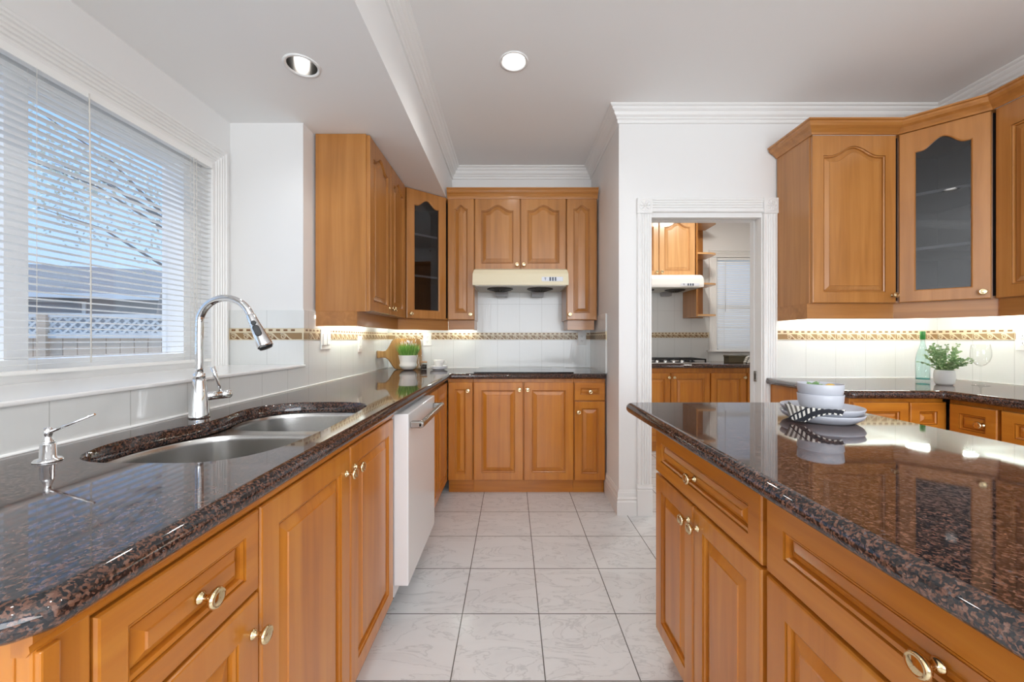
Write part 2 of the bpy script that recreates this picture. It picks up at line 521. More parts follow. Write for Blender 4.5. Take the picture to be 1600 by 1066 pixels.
# ================================================================= SETTING
TOP = 0.897           # worktop height
XL, YB = -1.09, 3.43  # tile faces of the left and far walls
XR, YD = 2.78, 2.548  # right wall, doorway wall
ZC, ZS = 2.66, 2.29   # ceiling, soffit
XS = -0.529           # soffit face
LAMPS = [(0.012, 2.112), (0.56, 0.05), (0.10, -0.9), (1.75, 0.9), (1.75, -0.9)]
SLAMPS = [(-0.874, 1.62), (-0.874, 0.35)]

floor = MB().box(-1.7, 3.4, -2.7, 4.7, -0.06, 0.0).build('floor', 'floor', None, (0.1136, 1.306, 0), 0, 'structure')
for v in floor.data.vertices:
    v.co.x -= 0.1136; v.co.y -= 1.306

# ceiling with the soffit box over the sink, cut for the recessed lamps
c = MB()
holes = [arc(x, y, 0.066, 0, 2 * PI, 28)[:-1] for x, y in LAMPS]
tess(c, [(XS, -2.6), (XR, -2.6), (XR, YD + 0.01), (0.76, YD + 0.01), (0.76, YB), (XS, YB)], holes, ZC)
holes = [arc(x, y, 0.058, 0, 2 * PI, 28)[:-1] for x, y in SLAMPS]
tess(c, [(-1.62, -2.6), (XS, -2.6), (XS, YB), (-1.62, YB)], holes, ZS)
c.add([(XS, -2.6, ZS), (XS, YB, ZS), (XS, YB, ZC), (XS, -2.6, ZC)], [(0, 1, 2, 3)])
c.add([(0.77, YD + 0.06, ZC), (3.4, YD + 0.06, ZC), (3.4, 4.7, ZC), (0.77, 4.7, ZC)], [(0, 1, 2, 3)])
c.box(-1.75, 3.45, -2.75, 4.75, ZC + 0.16, ZC + 0.24)
c.build('ceiling', 'ceil', kind='structure', recalc=False)

# left wall with the window bay
w = MB()
w.box(-1.62, -1.10, -2.6, YB, 0, 1.003)
w.box(-1.62, -1.10, 2.049, YB, 1.003, ZS)
w.box(-1.62, -1.10, -2.6, 0.15, 1.003, ZS)
w.box(-1.62, -1.485, 0.15, 0.40, 1.003, ZS)
w.box(-1.62, -1.485, 1.90, 2.049, 1.003, ZS)
w.box(-1.62, -1.485, 0.40, 1.90, 2.01, ZS)
w.box(-1.62, -1.485, 0.40, 1.90, 1.003, 1.04)
w.box(-1.70, -1.62, -2.7, YB, ZS - 0.02, ZC + 0.2)
wall_left = w.build('wall_left', 'paint', kind='structure')

w = MB()
w.box(-1.7, 0.83, YB + 0.01, YB + 0.15, 0, ZC + 0.16)
wall_back = w.build('wall_back', 'paint', kind='structure')

w = MB()   # wall with the doorway and its return beside the hob counter
w.box(0.703, 0.83, YD, YB + 0.01, 0, ZC + 0.16)
w.box(0.83, 0.909, YD, YD + 0.12, 0, ZC + 0.16)
w.box(0.909, 1.66, YD, YD + 0.12, 1.96, ZC + 0.16)
w.box(1.66, 3.4, YD, YD + 0.12, 0, ZC + 0.16)
wall_door = w.build('wall_doorway', 'paint', kind='structure')

w = MB()
w.box(XR + 0.01, XR + 0.14, -2.6, YD, 0, ZC + 0.16)
wall_right = w.build('wall_right', 'paint', kind='structure')

w = MB()   # rear wall with a wide window (the added fill lamp stands just inside)
w.box(-1.7, -0.75, -2.7, -2.6, 0, ZC + 0.16)
w.box(2.35, XR + 0.14, -2.7, -2.6, 0, ZC + 0.16)
w.box(-0.75, 2.35, -2.7, -2.6, 2.45, ZC + 0.16)
w.box(-0.75, 2.35, -2.7, -2.6, 0, 0.5)
w.build('wall_rear', 'paint', kind='structure')
w = structure('window_3')
fr = MB()
for x in (-0.75, 0.02, 0.79, 1.56, 2.31):
    fr.box(x, x + 0.04, -2.66, -2.60, 0.5, 2.45)
fr.box(-0.75, 2.35, -2.67, -2.605, 0.5, 0.55); fr.box(-0.75, 2.35, -2.67, -2.605, 2.40, 2.45); fr.box(-0.75, 2.35, -2.65, -2.61, 1.4, 1.44)
fr.build('window_frame', 'vinyl', w)

w = MB()   # small cooking room beyond the doorway
w.box(0.83, 2.376, 4.51, 4.65, 0, ZC + 0.16)
w.box(2.95, 3.4, 4.51, 4.65, 0, ZC + 0.16)
w.box(2.376, 2.95, 4.51, 4.65, 2.095, ZC + 0.16)
w.box(2.376, 2.95, 4.51, 4.65, 0, 1.017)
wall_wok = w.build('wall_cooking_room_far', 'paint', kind='structure')
MB().box(3.3, 3.4, YD + 0.12, 4.51, 0, ZC + 0.16).build('wall_cooking_room_right', 'paint', kind='structure')
MB().box(0.70, 0.83, YB + 0.15, 4.51, 0, ZC + 0.16).build('wall_cooking_room_left', 'paint', kind='structure')

# tiles: panels facing local -y, x along the wall
def tiles(parent, origin, rotz, x0, x1, h, name='backsplash_tiles', z0=0):
    return MB().box(x0, x1, 0, 0.0102, z0, h).build(name, 'tile', parent, origin, rotz)

def border(parent, origin, rotz, x0, x1, h=0.062):
    b = MB()
    b.box(x0, x1, 0.001, 0.0102, 0, h, 0)                     # cream ground
    k0, P_ = math.floor(x0 / 0.195), 0.195
    for k in range(k0, int(math.ceil(x1 / P_))):
        a, e = max(x0, k * P_ + 0.002), min(x1, (k + 1) * P_ - 0.002)
        if e - a < 0.01: continue
        b.box(a, e, -0.0005, 0.002, 0.004, 0.037, 2)           # tan field of the scroll
        n = 5
        for j in range(n):                                      # little brown bars along the top
            c0 = k * P_ + (j + 0.5) * P_ / n
            if a < c0 - 0.010 and c0 + 0.010 < e:
                b.box(c0 - 0.010, c0 + 0.010, -0.0006, 0.002, 0.047, 0.057, 1)
        b.box(a, e, -0.002, 0.002, 0.0385, 0.0425, 0)          # ribs
        b.box(a, e, -0.002, 0.002, 0.0, 0.003, 0)
        for j in range(3):                                      # running wave: a curl with a long tail
            ox = k * P_ + j * P_ / 3
            if ox - 0.001 < a - 0.004 or ox + 0.065 > e + 0.006: continue
            def strip(pts, wd, yy, mi):
                q = [Vector((p[0], p[1])) for p in pts]
                lo, hi = [], []
                for i, p in enumerate(q):
                    t = (q[min(i + 1, len(q) - 1)] - q[max(i - 1, 0)]).normalized()
                    nn = Vector((-t.y, t.x)) * wd[i] / 2
                    lo.append((min(max(p.x - nn.x, a), e), min(max((p - nn).y, 0.003), 0.038)))
                    hi.append((min(max(p.x + nn.x, a), e), min(max((p + nn).y, 0.003), 0.038)))
                m_ = len(q)
                vs = [(x, yy, z) for x, z in lo] + [(x, yy, z) for x, z in hi]
                b.add(vs, [(i, i + 1, m_ + i + 1, m_ + i) for i in range(m_ - 1)], mi)
            sp = []
            for i in range(15):
                t = i / 14
                an = R(-60) + t * R(560)
                r = 0.0035 + 0.0125 * t
                sp.append((ox + 0.020 + r * math.cos(an), 0.019 + r * math.sin(an)))
            tail = [(ox + 0.008, 0.032), (ox + 0.020, 0.0365), (ox + 0.032, 0.032), (ox + 0.045, 0.018), (ox + 0.058, 0.007), (ox + 0.066, 0.004)]
            strip([(ox + 0.036, 0.006), (ox + 0.044, 0.010), (ox + 0.050, 0.004)], [0.012, 0.016, 0.004], -0.0008, 1)
            strip([(ox + 0.018, 0.016), (ox + 0.024, 0.018)], [0.009, 0.008], -0.0008, 1)
            strip(sp, [0.0028 + 0.002 * i / 14 for i in range(15)], -0.0014, 0)
            strip([tuple(p) for p in smooth_open(tail, 3)], [0.0055] * 16, -0.0014, 0)
    return b.build('border_tiles', ['cream', 'brown', 'tan'], parent, origin, rotz, recalc=False)

Q = PI / 2
BZ0, BZ1 = 1.145, 1.207
# left wall (local x = world Y): below the sill, then the full height behind the far counter
tiles(wall_left, (XL, 0.916, TOP - 0.02), Q, -3.4, 1.123, 0.126)
tiles(wall_left, (XL, 0.916, TOP - 0.002), Q, 1.1222, YB - 0.916, BZ0 - TOP)
border(wall_left, (XL, 0.916, BZ0), Q, 1.123, YB - 0.916)
tiles(wall_left, (XL, 0.916, BZ1), Q, 1.123, YB - 0.916, 0.095)
# far side of the window bay, facing the camera
tiles(wall_left, (-1.09, 2.039, 1.015), 0, -0.395, -0.0105, BZ0 - 1.015)
border(wall_left, (-1.09, 2.039, BZ0), 0, -0.395, -0.0105)
tiles(wall_left, (-1.09, 2.039, BZ1), 0, -0.395, -0.0105, 0.095)
MB().box(-1.485, -1.083, 0.15, 2.045, 1.003, 1.016, 0, 0.004).build('window_sill', 'sill', wall_left)
# far wall
tiles(wall_back, (0.07, YB, TOP - 0.002), 0, XL - 0.07, 0.693 - 0.07, BZ0 - TOP)
border(wall_back, (0.07, YB, BZ0), 0, XL - 0.07, 0.693 - 0.07)
tiles(wall_back, (0.07, YB, BZ1), 0, XL - 0.07, 0.693 - 0.07, 0.60)
# return wall at the right end of the far counter (faces -X)
tiles(wall_door, (0.693, 3.43, TOP - 0.002), -Q, 0, 0.56, BZ0 - TOP)
border(wall_door, (0.693, 3.43, BZ0), -Q, 0, 0.56)
tiles(wall_door, (0.693, 3.43, BZ1), -Q, 0, 0.56, 0.13)
# right part of the doorway wall and right wall
tiles(wall_door, (1.922, YD - 0.01, TOP - 0.002), 0, 1.735 - 1.922, XR - 1.922, BZ0 - TOP)
border(wall_door, (1.922, YD - 0.01, BZ0), 0, 1.735 - 1.922, XR - 1.922)
tiles(wall_door, (1.922, YD - 0.01, BZ1), 0, 1.735 - 1.922, XR - 1.922, 0.17)
tiles(wall_right, (XR, YD - 0.01, TOP - 0.002), -Q, 0, 3.0, BZ0 - TOP)
border(wall_right, (XR, YD - 0.01, BZ0), -Q, 0, 3.0)
tiles(wall_right, (XR, YD - 0.01, BZ1), -Q, 0, 3.0, 0.17)
# cooking room wall
tiles(wall_wok, (1.30, 4.5, TOP - 0.002), 0, -0.46, 2.286 - 1.30, 1.165 - TOP)
border(wall_wok, (1.30, 4.5, 1.165), 0, -0.46, 2.286 - 1.30)
tiles(wall_wok, (1.30, 4.5, 1.227), 0, -0.46, 2.286 - 1.30, 0.75)
tiles(wall_wok, (1.30, 4.5, TOP - 0.002), 0, 2.287 - 1.30, 1.9, 0.105)
# caulk
k = MB()
k.tube([(XL + 0.002, -0.3, TOP + 0.001), (XL + 0.002, YB, TOP + 0.001)], 0.005, 6)
k.build('caulk_bead', 'caulk', wall_left)
MB().tube([(XL, YB - 0.002, TOP + 0.001), (0.693, YB - 0.002, TOP + 0.001)], 0.004, 6).build('caulk_bead', 'caulk', wall_back)
MB().tube([(1.66, YD - 0.012, TOP + 0.001), (XR, YD - 0.012, TOP + 0.001)], 0.004, 6).build('caulk_bead', 'caulk', wall_door)
MB().tube([(XR - 0.002, YD, TOP + 0.001), (XR - 0.002, -0.4, TOP + 0.001)], 0.004, 6).build('caulk_bead', 'caulk', wall_right)

# crown moulding round the raised ceiling (room lies to the right of this path, so distances are negative)
crown = [(0, ZC - 0.098), (-0.010, ZC - 0.098), (-0.014, ZC - 0.090), (-0.014, ZC - 0.080), (-0.022, ZC - 0.074), (-0.022, ZC - 0.066), (-0.034, ZC - 0.056),
         (-0.040, ZC - 0.044), (-0.040, ZC - 0.038), (-0.050, ZC - 0.030), (-0.056, ZC - 0.022), (-0.056, ZC - 0.016), (-0.066, ZC - 0.012), (-0.072, ZC - 0.006), (-0.072, ZC), (0, ZC)]
t = MB()
sweep(t, [(XS, -2.6), (XS, YB + 0.01), (0.703, YB + 0.01), (0.703, YD), (XR + 0.01, YD), (XR + 0.01, -2.6)], crown)
t.build('trim_1', 'trim', kind='structure')
# baseboard on the return and beside the doorway
bprof = [(0, 0), (-0.016, 0), (-0.016, 0.085), (-0.013, 0.092), (-0.013, 0.100), (-0.016, 0.106), (-0.010, 0.118), (-0.010, 0.142), (-0.006, 0.150), (-0.004, 0.160), (0, 0.162)]
t = MB()
sweep(t, [(0.703, 2.885), (0.703, YD), (0.818, YD)], bprof)
t.build('baseboard_right', 'trim', kind='structure')

# ---- doorway: fluted casings with corner blocks, plinths, pocket slot
d1 = structure('door_1')
def fluted(mb, u0, u1, v0, v1, y, vertical=True, n=4, th=0.022, mitre=0):
    """fluted board of casing, face towards -y at y-th"""
    wdt = (u1 - u0)
    prof = [(0, 0), (0, -th + 0.004), (0.004, -th)]
    m0, m1 = 0.014, wdt - 0.014
    step = (m1 - m0) / n
    for i in range(n):
        a = m0 + i * step
        prof += [(a, -th), (a + step * .18, -th + 0.006), (a + step * .5, -th + 0.0085), (a + step * .82, -th + 0.006), (a + step, -th)]
    prof += [(wdt - 0.004, -th), (wdt, -th + 0.004), (wdt, 0)]
    if vertical:
        mb.loft([[(u0 + p, y + q, v0) for p, q in prof], [(u0 + p, y + q, v1 + mitre * p) for p, q in prof]])
    else:
        mb.loft([[(v0, y + q, u0 + p) for p, q in prof], [(v1 + mitre * p, y + q, u0 + p) for p, q in prof]])
for a, b in ((0.820, 0.912), (1.642, 1.732)):
    f_ = MB(); fluted(f_, a, b, 0.20, 1.968, YD); f_.build('casing', 'trim', d1)
    p_ = MB()
    p_.box(a - 0.003, b + 0.003, YD - 0.028, YD, 0, 0.165, 0, 0.002)
    p_.prism([(YD, 0.165), (YD - 0.028, 0.165), (YD - 0.022, 0.172), (YD - 0.030, 0.180), (YD - 0.024, 0.190), (YD - 0.024, 0.203), (YD, 0.203)], 'x', a - 0.003, b + 0.003)
    p_.build('plinth_block', 'trim', d1)
    r_ = MB()
    zc = 2.02
    cx = (a + b) / 2
    h_ = 0.05
    r_.box(a - 0.003, b + 0.003, YD - 0.028, YD, zc - h_ - 0.002, zc + h_, 0, 0.003)
    for i in range(8):
        an = 2 * PI * i / 8
        mt = Matrix.Translation((cx + 0.020 * math.cos(an), YD - 0.028, zc + 0.020 * math.sin(an))) @ Matrix.Rotation(-an, 4, 'Y') @ Matrix.Diagonal((0.014, 0.006, 0.007, 1))
        s_ = [(math.cos(R(x)), math.sin(R(x))) for x in (-90, -45, 0, 45, 90)]
        r_.lathe([(max(c_, .01), q) for c_, q in s_], seg=10, mtx=mt)
    r_.lathe([(0.010, 0), (0.010, 0.004), (0.005, 0.008), (0.001, 0.009)], seg=14, mtx=rot_to((0, -1, 0), (cx, YD - 0.028, zc)))
    r_.lathe([(0.040, -0.001), (0.040, 0.003), (0.036, 0.004), (0.034, -0.001)], seg=24, mtx=rot_to((0, -1, 0), (cx, YD - 0.028, zc)), cap=False)
    r_.build('corner_rosette', 'trim', d1)
f_ = MB(); fluted(f_, 1.978, 2.070, 0.915, 1.639, YD, False); f_.build('head_casing', 'trim', d1)
j = MB()
j.box(0.909, 1.637, YD + 0.002, YD + 0.046, 1.948, 1.96)
j.box(0.909, 1.637, YD + 0.062, YD + 0.120, 1.948, 1.96)
j.box(1.637, 1.66, YD - 0.001, YD + 0.042, 0, 1.96)
j.box(1.637, 1.66, YD + 0.078, YD + 0.121, 0, 1.96)
j.box(0.909, 0.915, YD, YD + 0.12, 0, 1.96)
j.build('jamb', 'trim', d1)
pd = MB().box(1.641, 2.3, YD + 0.043, YD + 0.077, 0.005, 1.95).build('pocket_door', 'trim', d1)
MB().box(0.909, 1.66, YD + 0.046, YD + 0.062, 1.957, 1.962).build('door_track', 'slot', d1)
la = MB()
la.box(1.633, 1.640, YD + 0.044, YD + 0.076, 0.865, 0.935, 0, 0.002)
la.box(1.6325, 1.634, YD + 0.054, YD + 0.066, 0.88, 0.92, 1)
la.build('pocket_latch', ['handle_steel', 'slot'], pd)

# ---- sink window
w1 = structure('window_1')
cs = MB()   # fluted casing on the wall plane x=-1.485, facing +X : local x = world Y
prof_n = 5
cs.T = Matrix.Translation((-1.485, 0, 0)) @ Matrix.Rotation(Q, 4, 'Z')
fluted(cs, 1.90, 2.012, 1.016, 2.003, 0, True, prof_n, 0.02, 1.0)
fluted(cs, 2.003, 2.115, 0.30, 1.90, 0, False, prof_n, 0.02, 1.0)
fluted(cs, 0.30, 0.40, 1.016, 2.005, 0, True, prof_n, 0.02)
cs.build('casing', 'trim', w1)
fm = MB()
fm.box(-1.62, -1.52, 0.40, 0.46, 1.04, 2.01); fm.box(-1.62, -1.52, 1.80, 1.90, 1.04, 2.01)
fm.box(-1.62, -1.52, 0.46, 1.80, 1.04, 1.085); fm.box(-1.62, -1.52, 0.46, 1.80, 1.965, 2.01)
fm.box(-1.62, -1.55, 1.185, 1.245, 1.085, 1.965)
fm.build('window_frame', 'vinyl', w1)
MB().box(-1.600, -1.594, 0.46, 1.80, 1.085, 1.965).build('pane', 'pane', w1)

bl = thing('venetian_blind', 'wide white venetian blind with open slats over the sink window', 'blind', (-1.468, 1.14, 1.02))
def make_blind(root, length, ztop, zbot, pitch, sw, tilt, axis_rot, cords):
    """local: x along the blind (centred), y across, z up (0 = root)"""
    h = length / 2
    s_ = MB()
    z = zbot + 0.03
    while z < ztop - 0.05:
        sec = []
        for k_ in range(5):
            u = (k_ / 4 - 0.5) * sw
            sec.append((u, 0.0018 - 0.0018 * (2 * u / sw) ** 2))
        ca, sa = math.cos(tilt), math.sin(tilt)
        jz = random.uniform(-.0006, .0006)
        up_ = [(u * ca - q * sa, z + jz + u * sa + q * ca) for u, q in sec]
        lo_ = [(u, q - 0.0006) for u, q in up_][::-1]
        s_.loft([[(-h, u, q) for u, q in up_ + lo_], [(h, u, q) for u, q in up_ + lo_]], 0)
        z += pitch
    s_.build('slats', 'slat', root, rotz=axis_rot)
    MB().box(-h - 0.003, h + 0.003, -0.014, 0.014, ztop - 0.026, ztop, 0, 0.002).build('headrail', 'slat', root, rotz=axis_rot)
    MB().box(-h, h, -0.012, 0.012, zbot, zbot + 0.014, 0, 0.003).build('bottom_rail', 'slat', root, rotz=axis_rot)
    for x in cords:
        l_ = MB()
        for yy in (-sw / 2 - 0.001, sw / 2 + 0.001):
            l_.tube([(x, yy, zbot + 0.01), (x, yy, ztop - 0.02)], 0.0007, 5)
        l_.build('ladder_cord', 'cord', root, rotz=axis_rot)
make_blind(bl, 1.49, 0.985, 0.022, 0.0225, 0.025, R(-6), Q, (-0.55, 0.05, 0.62))
MB().tube([(0.022, 0.19, 0.97), (0.026, 0.19, 0.6), (0.026, 0.192, 0.05)], 0.0022, 6).build('tilt_wand', 'cord', bl)
pc = MB()
pc.tube([(0.020, 0.63, 0.96), (0.022, 0.63, 0.12)], 0.0014, 5)
pc.tube([(0.020, 0.645, 0.96), (0.022, 0.645, 0.12)], 0.0014, 5)
pc.lathe([(0.002, 0.12), (0.005, 0.11), (0.006, 0.09), (0.003, 0.085)], (0.022, 0.6375, 0), 10)
pc.build('pull_cord', 'cord', bl)

# ---- cooking room window
w2 = structure('window_2')
cs = MB()
fluted(cs, 2.287, 2.376, 1.02, 2.095, 4.51, True, 4, 0.02)
fluted(cs, 2.095, 2.184, 2.287, 3.04, 4.51, False, 4, 0.02)
cs.box(2.26, 3.06, 4.475, 4.51, 1.0, 1.02, 0, 0.003)
cs.build('casing', 'trim', w2)
fm = MB()
fm.box(2.376, 2.41, 4.54, 4.61, 1.017, 2.095); fm.box(2.92, 2.95, 4.54, 4.61, 1.017, 2.095)
fm.box(2.41, 2.92, 4.54, 4.61, 1.017, 1.06); fm.box(2.41, 2.92, 4.54, 4.61, 2.06, 2.095); fm.box(2.41, 2.92, 4.55, 4.575, 1.50, 1.55)
fm.build('window_frame', 'vinyl', w2)
MB().box(2.41, 2.92, 4.58, 4.585, 1.06, 2.06).build('pane', 'pane', w2)
b2 = thing('venetian_blind', 'small white venetian blind in the room beyond the doorway', 'blind', (2.66, 4.512, 1.02))
make_blind(b2, 0.545, 1.07, 0.0, 0.0225, 0.025, R(58), 0, (-0.20, 0.17))
MB().tube([(-0.19, -0.022, 1.04), (-0.19, -0.024, 0.45)], 0.002, 6).build('tilt_wand', 'cord', b2)

# ================================================================= CABINET KIT
_kn = None
def knob_mesh():
    global _kn
    if _kn is None:
        o = MB()
        o.lathe([(0.0005, 0), (0.0095, 0), (0.0095, 0.002), (0.007, 0.004), (0.0048, 0.008), (0.0048, 0.015), (0.009, 0.0185), (0.0135, 0.0205), (0.0158, 0.0235),
                 (0.0160, 0.0260), (0.0140, 0.0290), (0.0125, 0.0300), (0.0120, 0.0293), (0.0095, 0.0300), (0.005, 0.0308), (0.0005, 0.0310)], seg=28, mtx=rot_to((0, -1, 0)), cap=False)
        me = bpy.data.meshes.new('knob')
        me.from_pydata(o.v, [], o.f)
        me.materials.append(M['brass'])
        me.polygons.foreach_set('use_smooth', [True] * len(o.f))
        bm = bmesh.new(); bm.from_mesh(me); bmesh.ops.recalc_face_normals(bm, faces=bm.faces[:]); bm.to_mesh(me); bm.free()
        _kn = me
    return _kn

def add_knob(parent, x, z):
    return link('knob', knob_mesh(), parent, (x, 0, z))

NT = 20
def front_loop(w, h, ins, y, arch=0.0, drop=0.0):
    """closed outline of a door at inset ins; the top edge carries the cathedral curve when arch > 0"""
    x0, x1, z0 = ins, w - ins, ins
    pts = []
    for i in range(NT): pts.append((x0 + (x1 - x0) * i / NT, y, z0))
    def top(u):
        if arch <= 0: return h - ins
        s = abs(2 * u - 1)
        sv = 0.5 + 0.5 * math.cos(PI * min(s / 0.80, 1.0))
        return h - ins - arch * (1 - sv)
    for i in range(4): pts.append((x1, y, z0 + (top(1) - z0) * i / 4))
    for i in range(NT): pts.append((x1 - (x1 - x0) * i / NT, y, top(1 - i / NT)))
    for i in range(4): pts.append((x0, y, top(0) - (top(0) - z0) * i / 4))
    return pts

def make_front(w, h, fw=0.055, arch=0.0, glass=False, t=0.02, panel=0.036):
    o = MB()
    L_ = [front_loop(w, h, 0.0, t), front_loop(w, h, 0.0, 0.0045), front_loop(w, h, 0.002, 0.0012), front_loop(w, h, 0.0045, 0.0)]
    if glass:
        L_ += [front_loop(w, h, fw, 0.0, arch), front_loop(w, h, fw + 0.005, 0.004, arch), front_loop(w, h, fw + 0.007, t, arch), front_loop(w, h, 0.0, t)]
        o.loft(L_, 0, False, False)
    else:
        f2 = fw
        L_ += [front_loop(w, h, f2, 0.0, arch), front_loop(w, h, f2 + 0.0004, 0.008, arch), front_loop(w, h, f2 + 0.0024, 0.008, arch), front_loop(w, h, f2 + 0.003, 0.003, arch), front_loop(w, h, f2 + 0.008, 0.0058, arch), front_loop(w, h, f2 + 0.0095, 0.0145, arch),
               front_loop(w, h, f2 + 0.0120, 0.0145, arch), front_loop(w, h, f2 + 0.0130, 0.0105, arch), front_loop(w, h, f2 + panel, 0.0038, arch), front_loop(w, h, f2 + panel + 0.0015, 0.0010, arch)]
        o.loft(L_, 0, True, True)
    return o

def cabinet(name, label, cat, loc, rotz, width, depth, z0, z1, fronts, kick=True, group=None, w='wood', body=True, extra=None, side_ext=0.0):
    root = thing(name, label, cat, loc, rotz, group)
    wh = w + '_h'
    if body:
        MB().box(0, width, 0.0205, depth, z0, z1, 0, 0.0015).build('body', w, root)
    if kick:
        MB().box(0.0, width, 0.06, depth, 0, z0, 0).build('toe_kick', wh, root)
    for f in fronts:
        kind = f.get('kind', 'door')
        x0, x1, a, b = f['x0'], f['x1'], f['z0'], f['z1']
        dw, dh = x1 - x0, b - a
        fw = f.get('fw', 0.055 if kind == 'door' else 0.036)
        o = make_front(dw, dh, fw, f.get('arch', 0), f.get('glass', False), panel=0.036 if kind == 'door' else 0.026)
        ob = o.build(kind, wh if kind == 'drawer' else w, root, (x0, 0, a))
        if f.get('glass'):
            gl = MB(); p = front_loop(dw, dh, fw + 0.003, 0.010, f.get('arch', 0)); q = front_loop(dw, dh, fw + 0.003, 0.013, f.get('arch', 0))
            gl.loft([p, q]); gl.build('glass_pane', 'smoked', ob)
        for kx, kz in f.get('knobs', []):
            add_knob(ob, kx - x0, kz - a)
    return root

def rail(root, pts, z0, z1, th, w):
    """light rail under a wall cabinet: board along pts (local)"""
    o = MB()
    sweep(o, pts, [(0, z0), (-th, z0), (-th, z1), (0, z1)])
    return o.build('light_rail', w + '_h', root)

# ================================================================= LEFT RUN (local x = world Y, front X = -0.473)
XF, ZD0, ZD1 = -0.473, 0.109, 0.832
ZT, ZDR = 0.683, 0.676
dep = 0.605
BZ = 0.8565
c1 = cabinet('base_cabinet', 'maple drawer cabinet at the near end under the granite, beside the sink doors', 'cabinet', (XF, 0.385, 0), Q, 0.345, dep, 0.105, BZ,
    [dict(kind='drawer', x0=0.058, x1=0.3435, z0=ZT, z1=ZD1, knobs=[(0.205, 0.757)]),
     dict(x0=0.058, x1=0.3435, z0=ZD0, z1=ZDR, knobs=[(0.325, 0.61)])])
st = MB(); st.box(0.0, 0.054, 0.002, 0.0205, 0.105, 0.8565, 0, 0.003); st.box(0.002, 0.02, -0.004, 0.004, 0.105, 0.838, 0, 0.002)
st.build('corner_stile', 'wood', c1)
mo = MB(); mo.prism([(0.02, 0.857), (-0.002, 0.857), (-0.002, 0.850), (0.002, 0.847), (0.001, 0.841), (0.005, 0.836), (0.02, 0.836)], 'x', -0.003, 0.345)
mo.build('top_moulding', 'wood_h', c1)
c2 = cabinet('base_cabinet', 'two tall plain maple doors with brass knobs below the sink', 'cabinet', (XF, 0.7305, 0), Q, 0.828, dep, 0.105, BZ,
    [dict(x0=0.004, x1=0.407, z0=ZD0, z1=ZD1, knobs=[(0.380, 0.765)]),
     dict(x0=0.413, x1=0.822, z0=ZD0, z1=ZD1, knobs=[(0.440, 0.765)])], body=False)
cb = MB()   # open-topped carcass: the bowls hang inside it
cb.box(0, 0.018, 0.0205, dep, 0.105, BZ); cb.box(0.81, 0.828, 0.0205, dep, 0.105, 0.62); cb.box(0.81, 0.828, 0.0205, 0.045, 0.62, BZ); cb.box(0.018, 0.81, dep - 0.012, dep, 0.105, BZ)
cb.box(0.018, 0.81, 0.0205, dep - 0.012, 0.105, 0.123); cb.box(0.018, 0.81, 0.0205, 0.04, 0.80, BZ); cb.box(0.395, 0.425, 0.0205, 0.04, 0.123, 0.80)
cb.build('body', 'wood', c2)
mo = MB(); mo.prism([(0.02, 0.857), (-0.002, 0.857), (-0.002, 0.850), (0.002, 0.847), (0.001, 0.841), (0.005, 0.836), (0.02, 0.836)], 'x', 0.0, 0.828)
mo.build('top_moulding', 'wood_h', c2)

dw = thing('dishwasher', 'white panelled dishwasher with steel bar handle in the sink run', 'dishwasher', (-0.418, 1.566, 0), Q)
MB().box(0.012, 0.54, 0.06, 0.64, 0.10, 0.853).build('body', 'dw', dw)
MB().box(0.005, 0.54, 0.0, 0.06, 0.150, 0.846, 0, 0.004).build('door', 'dw', dw)
MB().box(0.01, 0.535, 0.12, 0.60, 0.0, 0.10).build('toe_kick', 'black', dw)
hd = MB()
hd.box(0.03, 0.525, -0.056, -0.032, 0.785, 0.808, 0, 0.006)
hd.box(0.03, 0.062, -0.05, 0.0, 0.783, 0.810, 0, 0.004); hd.box(0.493, 0.525, -0.05, 0.0, 0.783, 0.810, 0, 0.004)
hd.build('handle', 'handle_steel', dw)

cabinet('base_cabinet', 'narrow pair of maple doors between the dishwasher and the inner corner', 'cabinet', (XF, 2.1155, 0), Q, 0.742, dep, 0.105, BZ,
    [dict(x0=0.006, x1=0.37, z0=ZD0, z1=ZD1, knobs=[(0.035, 0.745)]), dict(x0=0.376, x1=0.738, z0=ZD0, z1=ZD1)])

# ================================================================= FAR RUN (front Y = 2.86)
YF = 2.86
cabinet('base_cabinet', 'slim single maple door in the inner corner below the worktop', 'cabinet', (XF + 0.001, YF, 0), 0, 0.186, 0.555, 0.105, BZ,
    [dict(x0=0.004, x1=0.182, z0=ZD0, z1=ZD1, fw=0.05, knobs=[(0.152, 0.772)])])
cabinet('base_cabinet', 'wide double door maple cabinet directly under the black cooktop', 'cabinet', (-0.285, YF, 0), 0, 0.744, 0.555, 0.105, BZ,
    [dict(x0=0.004, x1=0.369, z0=ZD0, z1=ZD1, fw=0.058, knobs=[(0.342, 0.780)]), dict(x0=0.375, x1=0.740, z0=ZD0, z1=ZD1, fw=0.058, knobs=[(0.402, 0.780)])])
cabinet('base_cabinet', 'slim maple cabinet with one small drawer, against the white wall end', 'cabinet', (0.460, YF, 0), 0, 0.232, 0.555, 0.105, BZ,
    [dict(kind='drawer', x0=0.004, x1=0.228, z0=0.698, z1=ZD1, fw=0.042, knobs=[(0.116, 0.765)]), dict(x0=0.004, x1=0.228, z0=ZD0, z1=0.690, fw=0.05, knobs=[(0.030, 0.615)])])

